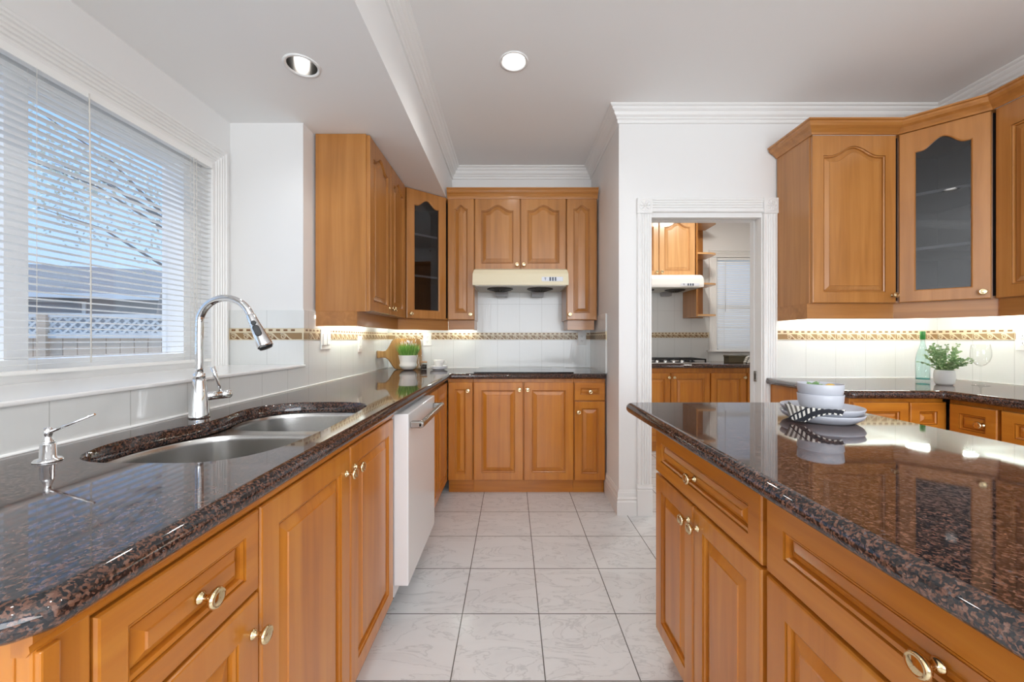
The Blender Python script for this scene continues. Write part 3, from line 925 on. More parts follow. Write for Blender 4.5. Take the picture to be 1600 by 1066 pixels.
# ================================================================= WORKTOPS
def worktop(name, label, outline, nose, hole=None, t=0.04, loc=(0, 0, 0)):
    """outline counter-clockwise; nose[i] tells whether edge i has a rounded nose"""
    r = t / 2
    o = MB()
    loops = []
    N_ = 8
    for i in range(N_ + 1):
        a = -PI / 2 + PI * i / N_
        dist = r * (1 - math.cos(a))
        pl = offset_poly(outline, [dist if q else 0.0 for q in nose])
        loops.append([(x, y, TOP - r + r * math.sin(a)) for x, y in pl])
    o.loft(loops, 0, False, False, True)
    top = [(p[0], p[1]) for p in loops[-1]]; bot = [(p[0], p[1]) for p in loops[0]]
    hs = []
    if hole:
        hs = [hole]
        n = len(hole)
        # eased upper arris of the cut-out
        h2 = offset_poly(hole, [-0.004])
        hs_top = [h2]
        o.loft([[(x, y, TOP - t) for x, y in hole], [(x, y, TOP - 0.004) for x, y in hole], [(x, y, TOP) for x, y in h2]], 0, False, False, True)
        tess(o, top, [h2], TOP)
        tess(o, bot, [hole], TOP - t)
    else:
        tess(o, top, [], TOP); tess(o, bot, [], TOP - t)
    ob = o.build(name, 'granite', None, loc, recalc=True)
    return tag(ob, label, 'worktop')

def round_corners(pts, radii, n=6):
    out, flags_idx = [], []
    m = len(pts)
    for i in range(m):
        p0, p1, p2 = Vector(pts[i - 1]), Vector(pts[i]), Vector(pts[(i + 1) % m])
        r = radii[i]
        if r <= 0:
            out.append(tuple(p1)); flags_idx.append(i); continue
        a, b = (p0 - p1).normalized(), (p2 - p1).normalized()
        q1, q2 = p1 + a * r, p1 + b * r
        for k in range(n + 1):
            t = k / n
            out.append(tuple((1 - t) ** 2 * q1 + 2 * t * (1 - t) * p1 + t * t * q2)); flags_idx.append(i)
    return out, flags_idx

def edge_flags(idx, nose_by_corner_edge):
    """edge k of the rounded outline: inside a rounded corner -> nose; else the flag of the straight edge that leaves its corner"""
    n = len(idx)
    fl = []
    for k in range(n):
        a, b = idx[k], idx[(k + 1) % n]
        fl.append(nose_by_corner_edge[a] if a != b else True)
    return fl

XN, YN = -0.447, 2.835
sink_hole = smooth_closed([(-.868, .804), (-.745, .797), (-.640, .802), (-.576, .845), (-.540, .934), (-.528, 1.08), (-.530, 1.21), (-.543, 1.40), (-.560, 1.49), (-.620, 1.548),
                           (-.750, 1.560), (-.880, 1.532), (-.940, 1.46), (-.952, 1.37), (-.930, 1.26), (-.932, 1.17), (-.962, 1.08), (-.972, .96), (-.940, .855)], 4)
def ccw(p):
    a = sum(p[i][0] * p[(i + 1) % len(p)][1] - p[(i + 1) % len(p)][0] * p[i][1] for i in range(len(p)))
    return p if a > 0 else p[::-1]
sink_hole = ccw(sink_hole)
pts = [(-1.095, 0.355), (XN - 0.03, 0.355), (XN, 0.385), (XN, YN), (0.688, YN), (0.688, YB), (-1.095, YB)]
pl, ix = round_corners(pts, [0, 0.012, 0.012, 0.012, 0.0, 0, 0], 3)
worktop('granite_worktop', 'L-shaped speckled brown granite worktop with the sink cut out of it', pl, edge_flags(ix, [True, True, True, True, False, False, False]), sink_hole)

# ---- sink
sk = thing('kitchen_sink', 'brushed steel double bowl sink hung under the granite', 'sink', (-0.75, 1.18, TOP - 0.04))
SX, SY = -0.75, 1.18
b1 = ccw(smooth_closed([(-.885, .798), (-.745, .785), (-.630, .792), (-.565, .842), (-.528, .934), (-.517, 1.06), (-.522, 1.15), (-.560, 1.195), (-.70, 1.205), (-.86, 1.195), (-.925, 1.15), (-.962, 1.07), (-.978, .95), (-.950, .85)], 4))
b2 = ccw(smooth_closed([(-.560, 1.255), (-.70, 1.245), (-.86, 1.255), (-.930, 1.29), (-.955, 1.38), (-.945, 1.47), (-.885, 1.540), (-.750, 1.565), (-.62, 1.556), (-.552, 1.50), (-.530, 1.40), (-.525, 1.29)], 4))
flo = offset_poly(sink_hole, [-0.012])
loc2 = lambda pl_: [(x - SX, y - SY) for x, y in pl_]
rim = MB()
tess(rim, loc2(flo), [loc2(b1), loc2(b2)], -0.003)
rim.build('rim', 'steel', sk, recalc=False)
for pl_, nm in ((b1, 'bowl'), (b2, 'bowl')):
    bo = MB(); loops = []
    cx = sum(p[0] for p in pl_) / len(pl_); cy = sum(p[1] for p in pl_) / len(pl_)
    for ins, z in ((0, -0.003), (0.003, -0.006), (0.006, -0.02), (0.014, -0.15), (0.022, -0.185), (0.045, -0.203), (0.08, -0.208)):
        q = offset_poly(pl_, [ins * 0.6]) if ins < 0.03 else [(cx + (x - cx) * (1 - ins * 2.2), cy + (y - cy) * (1 - ins * 2.2)) for x, y in pl_]
        loops.append([(x - SX, y - SY, z) for x, y in q])
    bo.loft(loops, 0, False, True, True)
    bb = bo.build(nm, 'steel', sk, recalc=False)
    MB().lathe([(0.045, 0), (0.045, 0.003), (0.036, 0.004), (0.030, -0.002), (0.001, -0.003)], (cx - SX, cy - SY, -0.2075), 24).build('drain', 'chrome', bb)

# ---- faucet
FX, FY = -1.005, 1.25
fc = thing('kitchen_faucet', 'chrome gooseneck pull-down faucet standing behind the sink', 'faucet', (FX, FY, TOP))
MB().lathe([(0.001, 0), (0.0285, 0), (0.0285, 0.005), (0.0275, 0.012), (0.0255, 0.045), (0.0215, 0.085), (0.0175, 0.118), (0.0165, 0.125), (0.001, 0.125)], seg=40).build('base', 'chrome', fc)
co = MB(); co.lathe([(0.001, 0.123), (0.0165, 0.123), (0.0165, 0.141), (0.013, 0.144), (0.001, 0.144)], seg=32); co.build('collar', 'chrome', fc)
arch_pts = [(0, 0, 0.14), (0, 0, 0.20), (0, 0, 0.27)]
ra = 0.085
for i in range(1, 15):
    a = PI - i * R(160) / 14
    arch_pts.append((ra + ra * math.cos(a), 0, 0.300 + ra * math.sin(a)))
MB().tube(smooth_open(arch_pts, 3), 0.0112, 20).build('spout', 'chrome', fc)
end = Vector(arch_pts[-1]); dirn = (Vector(arch_pts[-1]) - Vector(arch_pts[-2])).normalized()
sh = MB().lathe([(0.001, -0.002), (0.0125, -0.002), (0.0132, 0.0), (0.0150, 0.03), (0.0195, 0.075), (0.0230, 0.105), (0.0230, 0.112), (0.001, 0.112)], seg=32, mtx=rot_to(dirn, end))
sho = sh.build('spray_head', 'chrome', fc)
MB().lathe([(0.001, 0.112), (0.0205, 0.112), (0.019, 0.117), (0.001, 0.117)], seg=28, mtx=rot_to(dirn, end)).build('nozzle', 'black', sho)
side = Vector((0.45, -0.9, 0)); side = (side - dirn * side.dot(dirn)).normalized()
for q, r_, ln in ((0.030, 0.0075, 0), (0.058, 0.0095, 0.010)):
    bt = MB()
    pc_ = end + dirn * q + side * (0.0150 + (q - 0.03) * .11)
    bt.T = rot_to(side, pc_) @ Matrix.Identity(4)
    # elongated along the head axis
    loc_ax = rot_to(side).inverted().to_3x3() @ dirn
    ang = math.atan2(loc_ax.y, loc_ax.x)
    bt.T = bt.T @ Matrix.Rotation(ang, 4, 'Z')
    outl = [(x + ln, y) for x, y in arc(0, 0, r_, -PI / 2, PI / 2, 8)] + [(x - ln, y) for x, y in arc(0, 0, r_, PI / 2, 3 * PI / 2, 8)]
    bt.loft([[(x, y, -0.006) for x, y in outl], [(x, y, 0.002) for x, y in outl], [(x * .85, y * .85, 0.0035) for x, y in outl]])
    bt.build('button', 'black', sho)
hdir = Vector((0.42, 0.90, 0)).normalized()
hn = MB()
hn.lathe([(0.001, 0), (0.014, 0), (0.014, 0.043), (0.0120, 0.043), (0.0120, 0.045), (0.014, 0.045), (0.014, 0.072), (0.012, 0.075), (0.001, 0.075)], seg=28, mtx=rot_to(hdir, (hdir.x * 0.018, hdir.y * 0.018, 0.066)))
p0 = hdir * 0.062 + Vector((0, 0, 0.078))
hn.tube([p0, p0 + Vector((-0.004, -0.004, 0.025)), p0 + Vector((-0.010, -0.010, 0.055)), p0 + Vector((-0.016, -0.014, 0.082))], [0.0042, 0.0048, 0.0062, 0.0072], 14)
hn.build('handle', 'chrome', fc)

sd = thing('soap_dispenser', 'short chrome soap pump on the granite beside the sink', 'soap dispenser', (-0.962, 0.806, TOP))
MB().lathe([(0.001, 0), (0.0225, 0), (0.0225, 0.002), (0.019, 0.006), (0.0125, 0.008), (0.0120, 0.036), (0.001, 0.036)], seg=32).build('base', 'chrome', sd)
ph = MB()
ph.lathe([(0.001, 0.035), (0.0112, 0.035), (0.0090, 0.041), (0.0060, 0.049), (0.0060, 0.053), (0.0070, 0.056), (0.0074, 0.062), (0.0058, 0.069), (0.001, 0.071)], seg=24)
ph.tube([(0.003, 0, 0.060), (0.03, 0.006, 0.072), (0.080, 0.016, 0.094)], [0.0034, 0.0027, 0.0024], 12)
ph.build('pump_head', 'chrome', sd)

# ---- cooktop
ct = thing('glass_cooktop', 'black glass cooktop set flush in the far counter under the hood', 'cooktop', (0.09, 3.14, TOP))
MB().box(-0.372, 0.372, -0.255, 0.235, 0.0005, 0.008, 0, 0.002).build('glass_top', 'blackglass', ct)
for x, y, r_ in ((-0.2, -0.1, 0.09), (-0.2, 0.12, 0.07), (0.15, -0.1, 0.07), (0.15, 0.12, 0.1)):
    MB().lathe([(r_, 0.0079), (r_, 0.0083), (r_ - 0.003, 0.0083), (r_ - 0.003, 0.0079)], (x, y, 0), 40, cap=False).build('burner_ring', 'cup', ct)

# ================================================================= WALL CABINETS, LEFT AND FAR
ZU0 = 1.303
lx = -0.787
UA = 0.05
ul = cabinet('wall_cabinet', 'tall double door maple wall cabinet with its bare side towards the window', 'cabinet', (lx, 2.152, 0), Q, 0.734, 0.300, ZU0, 2.288,
    [dict(x0=0.006, x1=0.378, z0=ZU0 + 0.003, z1=2.283, arch=UA, knobs=[(0.352, ZU0 + 0.045)]), dict(x0=0.384, x1=0.730, z0=ZU0 + 0.003, z1=2.283, arch=UA, knobs=[(0.410, ZU0 + 0.045)])], kick=False, w='upper')
rail(ul, [(0.765, 0.085), (0.012, 0.085), (0.012, 0.295)], 1.222, ZU0, -0.018, 'upper')

def glass_corner(name, label, p0, p1, back, z0, z1, rotz, wdt, knob_x, shelves, corner_pts, w='upper', arch=UA, zd1=None):
    """diagonal corner cabinet: p0 -> p1 is the front line"""
    root = thing(name, label, 'cabinet', (p0[0], p0[1], 0), rotz)
    inv = Matrix.Rotation(-rotz, 3, 'Z')
    def Lc(p):
        q = inv @ Vector((p[0] - p0[0], p[1] - p0[1], 0)); return (q.x, q.y)
    poly = [Lc(p) for p in corner_pts]          # full footprint, starting p0, p1, then round the back
    b = MB()
    th = 0.016
    inner = offset_poly(poly, [0.0205 if i == 0 else th for i in range(len(poly))])
    n = len(poly)
    outer = offset_poly(poly, [0.0205] + [0.0] * (n - 1))
    # walls: every side except the front one
    for i in range(1, n):
        a, c_ = outer[i], outer[(i + 1) % n]; d_, e_ = inner[(i + 1) % n], inner[i]
        vs = [(a[0], a[1], z0), (c_[0], c_[1], z0), (c_[0], c_[1], z1), (a[0], a[1], z1), (e_[0], e_[1], z0), (d_[0], d_[1], z0), (d_[0], d_[1], z1), (e_[0], e_[1], z1)]
        b.add(vs, [(0, 1, 2, 3)], 0); b.add(vs, [(4, 5, 6, 7)], 1)
    for z, zz in ((z0, z0 + th), (z1 - th, z1)):
        b.prism(outer, 'z', z, zz, 0)
    for x0_, x1_ in ((0, 0.035), (wdt - 0.035, wdt)):
        b.box(x0_, x1_, 0.0205, 0.03, z0 + th, z1 - th, 0)
    b.build('body', [w, 'cab_in'], root, recalc=False)
    for z in shelves:
        sh_ = MB(); q = offset_poly(inner, [0.022] + [0.001] * (n - 1))
        sh_.prism(q, 'z', z, z + 0.016); sh_.build('shelf', 'cab_in', root)
        e0, e1 = q[0], q[1]
        MB().box(e0[0] + 0.002, e1[0] - 0.002, e0[1] - 0.003, e0[1] - 0.0002, z - 0.0, z + 0.016).build('shelf_edge', 'shelf_edge', root)
    zt = zd1 or z1 - 0.004
    ob = make_front(wdt - 0.012, zt - z0 - 0.003, 0.062, arch, True).build('door', w, root, (0.006, 0, z0 + 0.003))
    gl = MB(); p = front_loop(wdt - 0.012, zt - z0 - 0.003, 0.064, 0.010, arch); q = front_loop(wdt - 0.012, zt - z0 - 0.003, 0.064, 0.013, arch)
    gl.loft([p, q]); gl.build('glass_pane', 'smoked', ob)
    add_knob(ob, knob_x, 0.035)
    return root

P0, P1 = (lx, 2.889), (-0.520, 3.120)
wl_ = math.hypot(P1[0] - P0[0], P1[1] - P0[1])
gcl = glass_corner('glass_corner_cabinet', 'narrow corner cabinet with dark arched glass, under the ceiling box', P0, P1, None, ZU0, 2.288, math.atan2(0.231, 0.267), wl_, 0.030, (1.63, 1.95),
    [P0, P1, (-0.520, YB - 0.003), (XL + 0.003, YB - 0.003), (XL + 0.003, 2.889)])
rail(gcl, [(wl_ + 0.05, 0.082), (-0.035, 0.082)], 1.222, ZU0, -0.018, 'upper')

YU = 3.12
un = cabinet('wall_cabinet', 'slim arched maple door on the corner side of the cream hood', 'cabinet', (-0.518, YU, 0), 0, 0.219, 0.306, ZU0, 2.286,
    [dict(x0=0.004, x1=0.216, z0=ZU0 + 0.003, z1=2.279, arch=0.03, fw=0.052, knobs=[(0.190, ZU0 + 0.045)])], kick=False, w='upper')
rail(un, [(0.195, 0.30), (0.195, 0.08), (0.0, 0.08)], 1.226, ZU0, -0.018, 'upper')
uh = cabinet('wall_cabinet', 'short pair of arched maple doors right above the cream hood', 'cabinet', (-0.299, YU, 0), 0, 0.738, 0.306, 1.702, 2.286,
    [dict(x0=0.003, x1=0.366, z0=1.705, z1=2.279, arch=0.045, fw=0.052, knobs=[(0.342, 1.746)]), dict(x0=0.372, x1=0.735, z0=1.705, z1=2.279, arch=0.045, fw=0.052, knobs=[(0.396, 1.746)])], kick=False, w='upper')
ur = cabinet('wall_cabinet', 'slim arched maple door between the cream hood and the white return wall', 'cabinet', (0.440, YU, 0), 0, 0.250, 0.306, ZU0, 2.286,
    [dict(x0=0.004, x1=0.240, z0=ZU0 + 0.003, z1=2.279, arch=0.03, fw=0.052, knobs=[(0.026, ZU0 + 0.045)])], kick=False, w='upper')
rail(ur, [(0.235, 0.08), (0.035, 0.08), (0.035, 0.30)], 1.226, ZU0, -0.018, 'upper')
CZ = -0.031
corn = [(0.0, 2.306), (-0.004, 2.306), (-0.008, 2.316), (-0.008, 2.326), (-0.018, 2.340), (-0.030, 2.350), (-0.036, 2.362), (-0.036, 2.372), (-0.042, 2.376), (-0.042, 2.384), (0.02, 2.384), (0.02, 2.319), (0, 2.319)]
o = MB(); sweep(o, [(-0.517, YU), (0.690, YU)], [(d, z + CZ if z < 2.383 else 2.353) for d, z in corn])
tag(o.build('cabinet_cornice', 'upper_h'), 'straight maple cornice along the top of the hood wall cabinets', 'cornice')

# ---- hood
def hood(name, label, loc, wd, depth_, h, mat_, knob_side=1):
    r_ = thing(name, label, 'range hood', loc)
    hw = wd / 2
    b = MB()
    sec = [(0, h), (0, h - 0.035), (0.004, h)]
    prof = [(depth_, 0.0), (depth_, h), (0.05, h), (0.020, h - 0.012), (0.004, h - 0.045), (0.0, 0.022), (0.004, 0.0)]
    cut = [0, 0, 0.018, 0.010, 0.002, 0, 0]
    l0 = [(-hw + c_, y, z) for (y, z), c_ in zip(prof, cut)]
    l1 = [(hw - c_, y, z) for (y, z), c_ in zip(prof, cut)]
    b.loft([l0, l1], 0)
    b.build('body', mat_, r_)
    u = MB(); u.box(-hw + 0.02, hw - 0.02, 0.02, depth_ - 0.01, -0.006, 0.001)
    u.build('underside', 'hood_under', r_)
    for s in (-1, 1):
        g = MB()
        g.lathe([(0.105, -0.005), (0.105, -0.010), (0.085, -0.016), (0.030, -0.030), (0.028, -0.034), (0.001, -0.034)], (s * wd * 0.22, depth_ * 0.42, 0), 32)
        for q in range(12):
            an = 2 * PI * q / 12
            g.tube([(s * wd * .22 + .03 * math.cos(an), depth_ * .42 + .03 * math.sin(an), -0.031), (s * wd * .22 + .104 * math.cos(an), depth_ * .42 + .104 * math.sin(an), -0.011)], 0.002, 5)
        g.build('fan_grille', 'grille', r_)
        g = MB(); g.prism([(s * wd * .21 - 0.055, -0.006), (s * wd * .21 + 0.055, -0.006), (s * wd * .21 + 0.049, -0.050), (s * wd * .21 - 0.049, -0.050)], 'y', depth_ - 0.10, depth_ - 0.03)
        g.build('grease_cup', 'cup', r_)
    return r_
rh = hood('range_hood', 'cream enamel range hood above the black cooktop', (0.068, 2.975, 1.565), 0.738, 0.445, 0.132, 'hood')
def hood_panel(r_, x0, x1, z0, z1, y):
    cpn = MB().box(x0, x1, y - 0.003, y + 0.004, z0, z1, 0, 0.001).build('control_panel', 'panel', r_)
    wd = x1 - x0
    for i in range(3):
        a = x0 + wd * (0.36 + 0.125 * i)
        MB().box(a, a + wd * 0.075, y - 0.006, y - 0.002, z0 + 0.003, z1 - 0.003, 0, 0.001).build('button', 'button', cpn)
    em = MB()
    em.box(x0 + wd * .13, x0 + wd * .21, y - 0.004, y - 0.002, z0 + (z1 - z0) * .66, z0 + (z1 - z0) * .80)
    em.box(x0 + wd * .14, x0 + wd * .20, y - 0.004, y - 0.002, z0 + (z1 - z0) * .44, z0 + (z1 - z0) * .56)
    em.box(x0 + wd * .155, x0 + wd * .185, y - 0.004, y - 0.002, z0 + (z1 - z0) * .22, z0 + (z1 - z0) * .36)
    em.build('fan_symbol', 'button', cpn)
hood_panel(rh, 0.162, 0.325, 0.028, 0.062, 0.002)

# ================================================================= RIGHT SIDE WALL CABINETS
RZ0, RZ1 = 1.357, 2.335
r1 = cabinet('wall_cabinet', 'solid arched maple door beside the white doorway casing', 'cabinet', (1.732, 2.24, 0), 0, 0.491, 0.296, RZ0, RZ1,
    [dict(x0=0.004, x1=0.486, z0=RZ0 + 0.002, z1=2.326, arch=0.055, fw=0.062, knobs=[(0.462, RZ0 + 0.045)])], kick=False, w='upper')
rail(r1, [(0.50, 0.05), (0.014, 0.05), (0.014, 0.29)], 1.268, RZ0, -0.018, 'upper')
P0, P1 = (2.224, 2.24), (2.471, 1.993)
wr_ = math.hypot(P1[0] - P0[0], P1[1] - P0[1])
gcr = glass_corner('glass_corner_cabinet', 'diagonal corner cabinet with dark arched glass above the wine glass', P0, P1, None, RZ0, RZ1, -PI / 4, wr_, wr_ - 0.042, (1.655, 1.965),
    [P0, P1, (XR - 0.003, 1.993), (XR - 0.003, YD - 0.013), (2.224, YD - 0.013)], arch=0.055, zd1=2.326)
rail(gcr, [(wr_ + 0.03, 0.06), (-0.03, 0.06)], 1.268, RZ0, -0.018, 'upper')
r3 = cabinet('wall_cabinet', 'arched maple wall cabinet on the right wall, cut by the picture edge', 'cabinet', (2.471, 1.991, 0), -Q, 0.46, 0.305, RZ0, RZ1,
    [dict(x0=0.006, x1=0.455, z0=RZ0 + 0.002, z1=2.326, arch=0.055, fw=0.062, knobs=[(0.43, RZ0 + 0.045)])], kick=False, w='upper')
rail(r3, [(0.46, 0.05), (0.0, 0.05)], 1.268, RZ0, -0.018, 'upper')
corn2 = [(d * 1.45, z + 0.0105) for d, z in corn[:10]] + [(0.02, 2.3945), (0.02, 2.3365), (0, 2.3365)]
corn2 = [(d, z if z > 2.33 else z + 0.010) for d, z in corn2]
o = MB(); sweep(o, [(1.731, YD - 0.012), (1.731, 2.239), (2.224, 2.239), (2.470, 1.993), (2.470, 1.531)], corn2)
tag(o.build('cabinet_cornice', 'upper_h'), 'stepped maple cornice bending round the right-hand wall cabinets', 'cornice')

# ================================================================= RIGHT BASE RUN AND ITS WORKTOP
YR, XRF = 1.915, 2.128
cabinet('base_cabinet', 'maple base unit with two drawers side by side, behind the dishes', 'cabinet', (1.682, YR, 0), 0, 0.466, 0.61, 0.105, BZ,
    [dict(kind='drawer', x0=0.004, x1=0.278, z0=0.683, z1=0.838, fw=0.045), dict(kind='drawer', x0=0.284, x1=0.463, z0=0.683, z1=0.838, fw=0.045),
     dict(x0=0.004, x1=0.219, z0=ZD0, z1=0.675), dict(x0=0.224, x1=0.463, z0=ZD0, z1=0.675)])
cabinet('base_cabinet', 'slim maple drawer unit with a knob, just past the inner counter corner', 'cabinet', (XRF, 1.905, 0), -Q, 0.206, 0.64, 0.105, BZ,
    [dict(kind='drawer', x0=0.014, x1=0.200, z0=0.683, z1=0.838, fw=0.04, knobs=[(0.150, 0.760)]), dict(x0=0.014, x1=0.200, z0=ZD0, z1=0.675, fw=0.05)])
cabinet('base_cabinet', 'maple drawer unit on the right wall, cut by the picture edge', 'cabinet', (XRF, 1.697, 0), -Q, 0.45, 0.64, 0.105, BZ,
    [dict(kind='drawer', x0=0.006, x1=0.444, z0=0.683, z1=0.838, fw=0.045, knobs=[(0.225, 0.760)]), dict(x0=0.006, x1=0.444, z0=ZD0, z1=0.675, knobs=[(0.42, 0.61)])])
pts = [(1.652, 1.888), (2.102, 1.888), (2.102, -0.4), (XR + 0.003, -0.4), (XR + 0.003, YD - 0.007), (1.652, YD - 0.007)]
pl, ix = round_corners(pts, [0.03, 0.012, 0, 0, 0, 0], 4)
worktop('granite_worktop', 'brown granite worktop turning the corner below the glass corner cabinet by the doorway', pl, edge_flags(ix, [True, True, False, False, False, True]))

# ================================================================= ISLAND
XI = 0.52
i1 = cabinet('island_cabinet', 'island unit with one drawer over two doors, at the doorway end', 'cabinet', (XI, 1.408, 0), -Q, 0.606, 0.60, 0.105, BZ,
    [dict(kind='drawer', x0=0.004, x1=0.597, z0=ZT - 0.006, z1=ZD1, fw=0.044, knobs=[(0.305, 0.753)]),
     dict(x0=0.004, x1=0.290, z0=ZD0, z1=ZDR - 0.008, fw=0.05, knobs=[(0.268, 0.620)]), dict(x0=0.297, x1=0.597, z0=ZD0, z1=ZDR - 0.008, fw=0.05, knobs=[(0.322, 0.620)])])
i2 = cabinet('island_cabinet', 'island unit with one very wide drawer over two doors, nearest the camera', 'cabinet', (XI, 0.801, 0), -Q, 0.66, 0.60, 0.105, BZ,
    [dict(kind='drawer', x0=0.006, x1=0.650, z0=ZT - 0.006, z1=ZD1, fw=0.050, knobs=[(0.328, 0.753)]),
     dict(x0=0.006, x1=0.325, z0=ZD0, z1=ZDR - 0.008, knobs=[(0.30, 0.60)]), dict(x0=0.331, x1=0.650, z0=ZD0, z1=ZDR - 0.008, knobs=[(0.356, 0.60)])])
for q, wd in ((i1, 0.606), (i2, 0.66)):
    mo = MB(); mo.prism([(0.02, 0.857), (-0.012, 0.857), (-0.012, 0.851), (-0.006, 0.848), (-0.004, 0.842), (0.003, 0.836), (0.02, 0.836)], 'x', 0.0, wd)
    mo.build('top_moulding', 'wood_h', q)
pts = [(0.452, -0.35), (1.232, -0.35), (1.232, 1.572), (0.452, 1.572)]
pl, ix = round_corners(pts, [0, 0, 0.05, 0.05], 6)
worktop('island_worktop', 'long brown granite island top with rounded edges, carrying the dishes', pl, edge_flags(ix, [True] * 4))

# ================================================================= SWITCHES AND SOCKETS (local -y faces the room)
def outlet(label, loc, rotz, kind='socket', wd=0.072, h=0.115):
    r_ = thing('wall_switch' if kind == 'switch' else 'wall_outlet', label, 'switch' if kind == 'switch' else 'outlet', loc, rotz, 'switch and socket plates on the tiles')
    MB().box(-wd / 2, wd / 2, -0.006, 0, -h / 2, h / 2, 0, 0.002).build('plate', 'plate_white', r_)
    if kind == 'switch':
        for x in (-0.024, 0.024):
            MB().box(x - 0.016, x + 0.016, -0.011, -0.005, -0.033, 0.033, 0, 0.002).build('rocker', 'plate_white', r_)
    else:
        for z in (-0.02, 0.02):
            f_ = MB().box(-0.017, 0.017, -0.009, -0.005, z - 0.014, z + 0.014, 0, 0.002).build('receptacle', 'plate_white', r_)
            s_ = MB()
            s_.box(-0.008, -0.006, -0.0094, -0.008, z - 0.002, z + 0.007); s_.box(0.006, 0.008, -0.0094, -0.008, z - 0.002, z + 0.007); s_.box(-0.002, 0.002, -0.0094, -0.008, z - 0.009, z - 0.005)
            s_.build('slots', 'slot', f_)
    return r_
outlet('double rocker switch plate at the end of the tiles nearest the window', (XL, 2.27, 1.148), Q, 'switch', 0.118)
outlet('socket plate on the sink wall between the switch and the cutting board', (XL, 2.78, 1.115), Q)
outlet('socket plate on the far wall beside the cutting board', (-0.745, YB, 1.148), 0)
outlet('socket plate on the far wall at the end of the cooktop counter', (0.620, YB, 1.155), 0)
outlet('socket plate on the right wall, past the wine glass', (XR, 2.10, 1.145), -Q, wd=0.078)

# ================================================================= LAMPS
def downlight(label, x, y, z, r, deep, glow, lampname, energy, bs=1.0):
    root = thing('recessed_downlight', label, 'ceiling light', (x, y, z), 0, 'recessed ceiling lights')
    MB().lathe([(r - 0.014, 0.002), (r - 0.012, -0.004), (r - 0.002, -0.005), (r, -0.001), (r, 0.001)], seg=40, cap=False).build('trim_ring', 'trim', root)
    MB().lathe([(r - 0.014, 0.0), (r - 0.017, 0.03), (r - 0.022, 0.10), (0.001, 0.105)], seg=36, cap=False).build('reflector', 'can', root)
    MB().lathe([(0.001, deep), (0.028 * bs, deep + 0.002), (0.042 * bs, deep + 0.010), (0.046 * bs, deep + 0.022), (0.030 * bs, 0.10)], seg=28, cap=False).build('bulb', glow, root)
    light(lampname, 'SPOT', (x, y, z - 0.012), (0, 0, 0), energy, (1.0, 0.98, 0.95), 0.04, spot=R(150))
downlight('lit white downlight in the raised ceiling, in front of the hood cabinets', *LAMPS[0], ZC, 0.078, 0.002, 'bulb', 'downlight_lamp', 14, 1.28)
for (x, y), lb in zip(LAMPS[1:], ('lit downlight over the aisle end of the island', 'lit downlight behind the camera over the aisle', 'lit downlight over the right counter', 'lit downlight in the rear right part of the ceiling')):
    downlight(lb, x, y, ZC, 0.078, 0.006, 'bulb', 'downlight_lamp', 14)
downlight('deep set silver downlight in the low ceiling over the sink', *SLAMPS[0], ZS, 0.072, 0.030, 'bulb', 'sink_lamp', 4, 0.52)
downlight('deep set silver downlight in the low ceiling at the near end', *SLAMPS[1], ZS, 0.072, 0.030, 'bulb', 'sink_lamp', 4, 0.52)
light('cooking_room_lamp', 'AREA', (1.9, 3.5, 2.6), (0, 0, 0), 16, (1.0, 0.95, 0.88), 0.3)

def undercab(label, loc, rotz, ln):
    root = thing('under_cabinet_light', label, 'light fitting', loc, rotz, 'fluorescent strips under the wall cabinets')
    MB().box(-ln / 2, ln / 2, -0.02, 0.02, -0.014, 0, 0, 0.002).build('housing', 'plate_white', root)
    MB().tube([(-ln / 2 + 0.02, 0, -0.022), (ln / 2 - 0.02, 0, -0.022)], 0.008, 12).build('tube', 'tube', root)
undercab('fluorescent strip under the tall double door wall cabinet', (-1.03, 2.54, ZU0 - 0.001), Q, 0.66)
undercab('fluorescent strip under the narrow glass corner cabinet', (-0.88, 3.24, ZU0 - 0.001), PI / 4, 0.30)
undercab('fluorescent strip under the slim cabinet on the corner side of the hood', (-0.43, 3.37, ZU0 - 0.001), 0, 0.17)
undercab('fluorescent strip under the solid cabinet beside the doorway', (2.23, 2.47, RZ0 - 0.001), 0, 0.88)
undercab('fluorescent strip under the right wall cabinets', (2.715, 1.95, RZ0 - 0.001), Q, 0.80)

# ================================================================= THINGS ON THE WORKTOPS
# potted grass in the far left corner
gp = thing('potted_grass', 'bushy green grass plant in a white footed pot by the cutting board', 'plant', (-0.845, 3.175, TOP))
MB().lathe([(0.001, 0.004), (0.030, 0.004), (0.034, 0), (0.052, 0.012), (0.068, 0.030), (0.072, 0.042), (0.066, 0.056), (0.069, 0.075), (0.078, 0.118), (0.079, 0.122), (0.073, 0.122), (0.066, 0.105), (0.001, 0.102)], seg=36).build('pot', 'pot', gp)
g = MB()
for i in range(520):
    a, r0 = random.uniform(0, 2 * PI), 0.062 * math.sqrt(random.random())
    h = random.uniform(0.06, 0.125)
    b0 = Vector((r0 * math.cos(a), r0 * math.sin(a), 0.104))
    lean = random.uniform(0.2, 0.55) * (0.3 + r0 / 0.062)
    da = a + random.uniform(-.6, .6)
    tip = b0 + Vector((math.cos(da) * lean * h, math.sin(da) * lean * h, h))
    mid = (b0 + tip) / 2 + Vector((0, 0, h * .08))
    sdv = Vector((-math.sin(da), math.cos(da), 0)) * 0.0028
    mi = 0 if random.random() < .65 else 1
    g.add([b0 - sdv, b0 + sdv, mid + sdv * .9, mid - sdv * .9, tip], [(0, 1, 2, 3), (3, 2, 4)], mi)
for i in range(26):
    a, r0 = random.uniform(0, 2 * PI), random.uniform(0.0, 0.07)
    p_ = (r0 * math.cos(a), r0 * math.sin(a), random.uniform(0.19, 0.232))
    g.tube([p_, (p_[0] * 1.08, p_[1] * 1.08, p_[2] + 0.02)], [0.003, 0.0012], 5, 2)
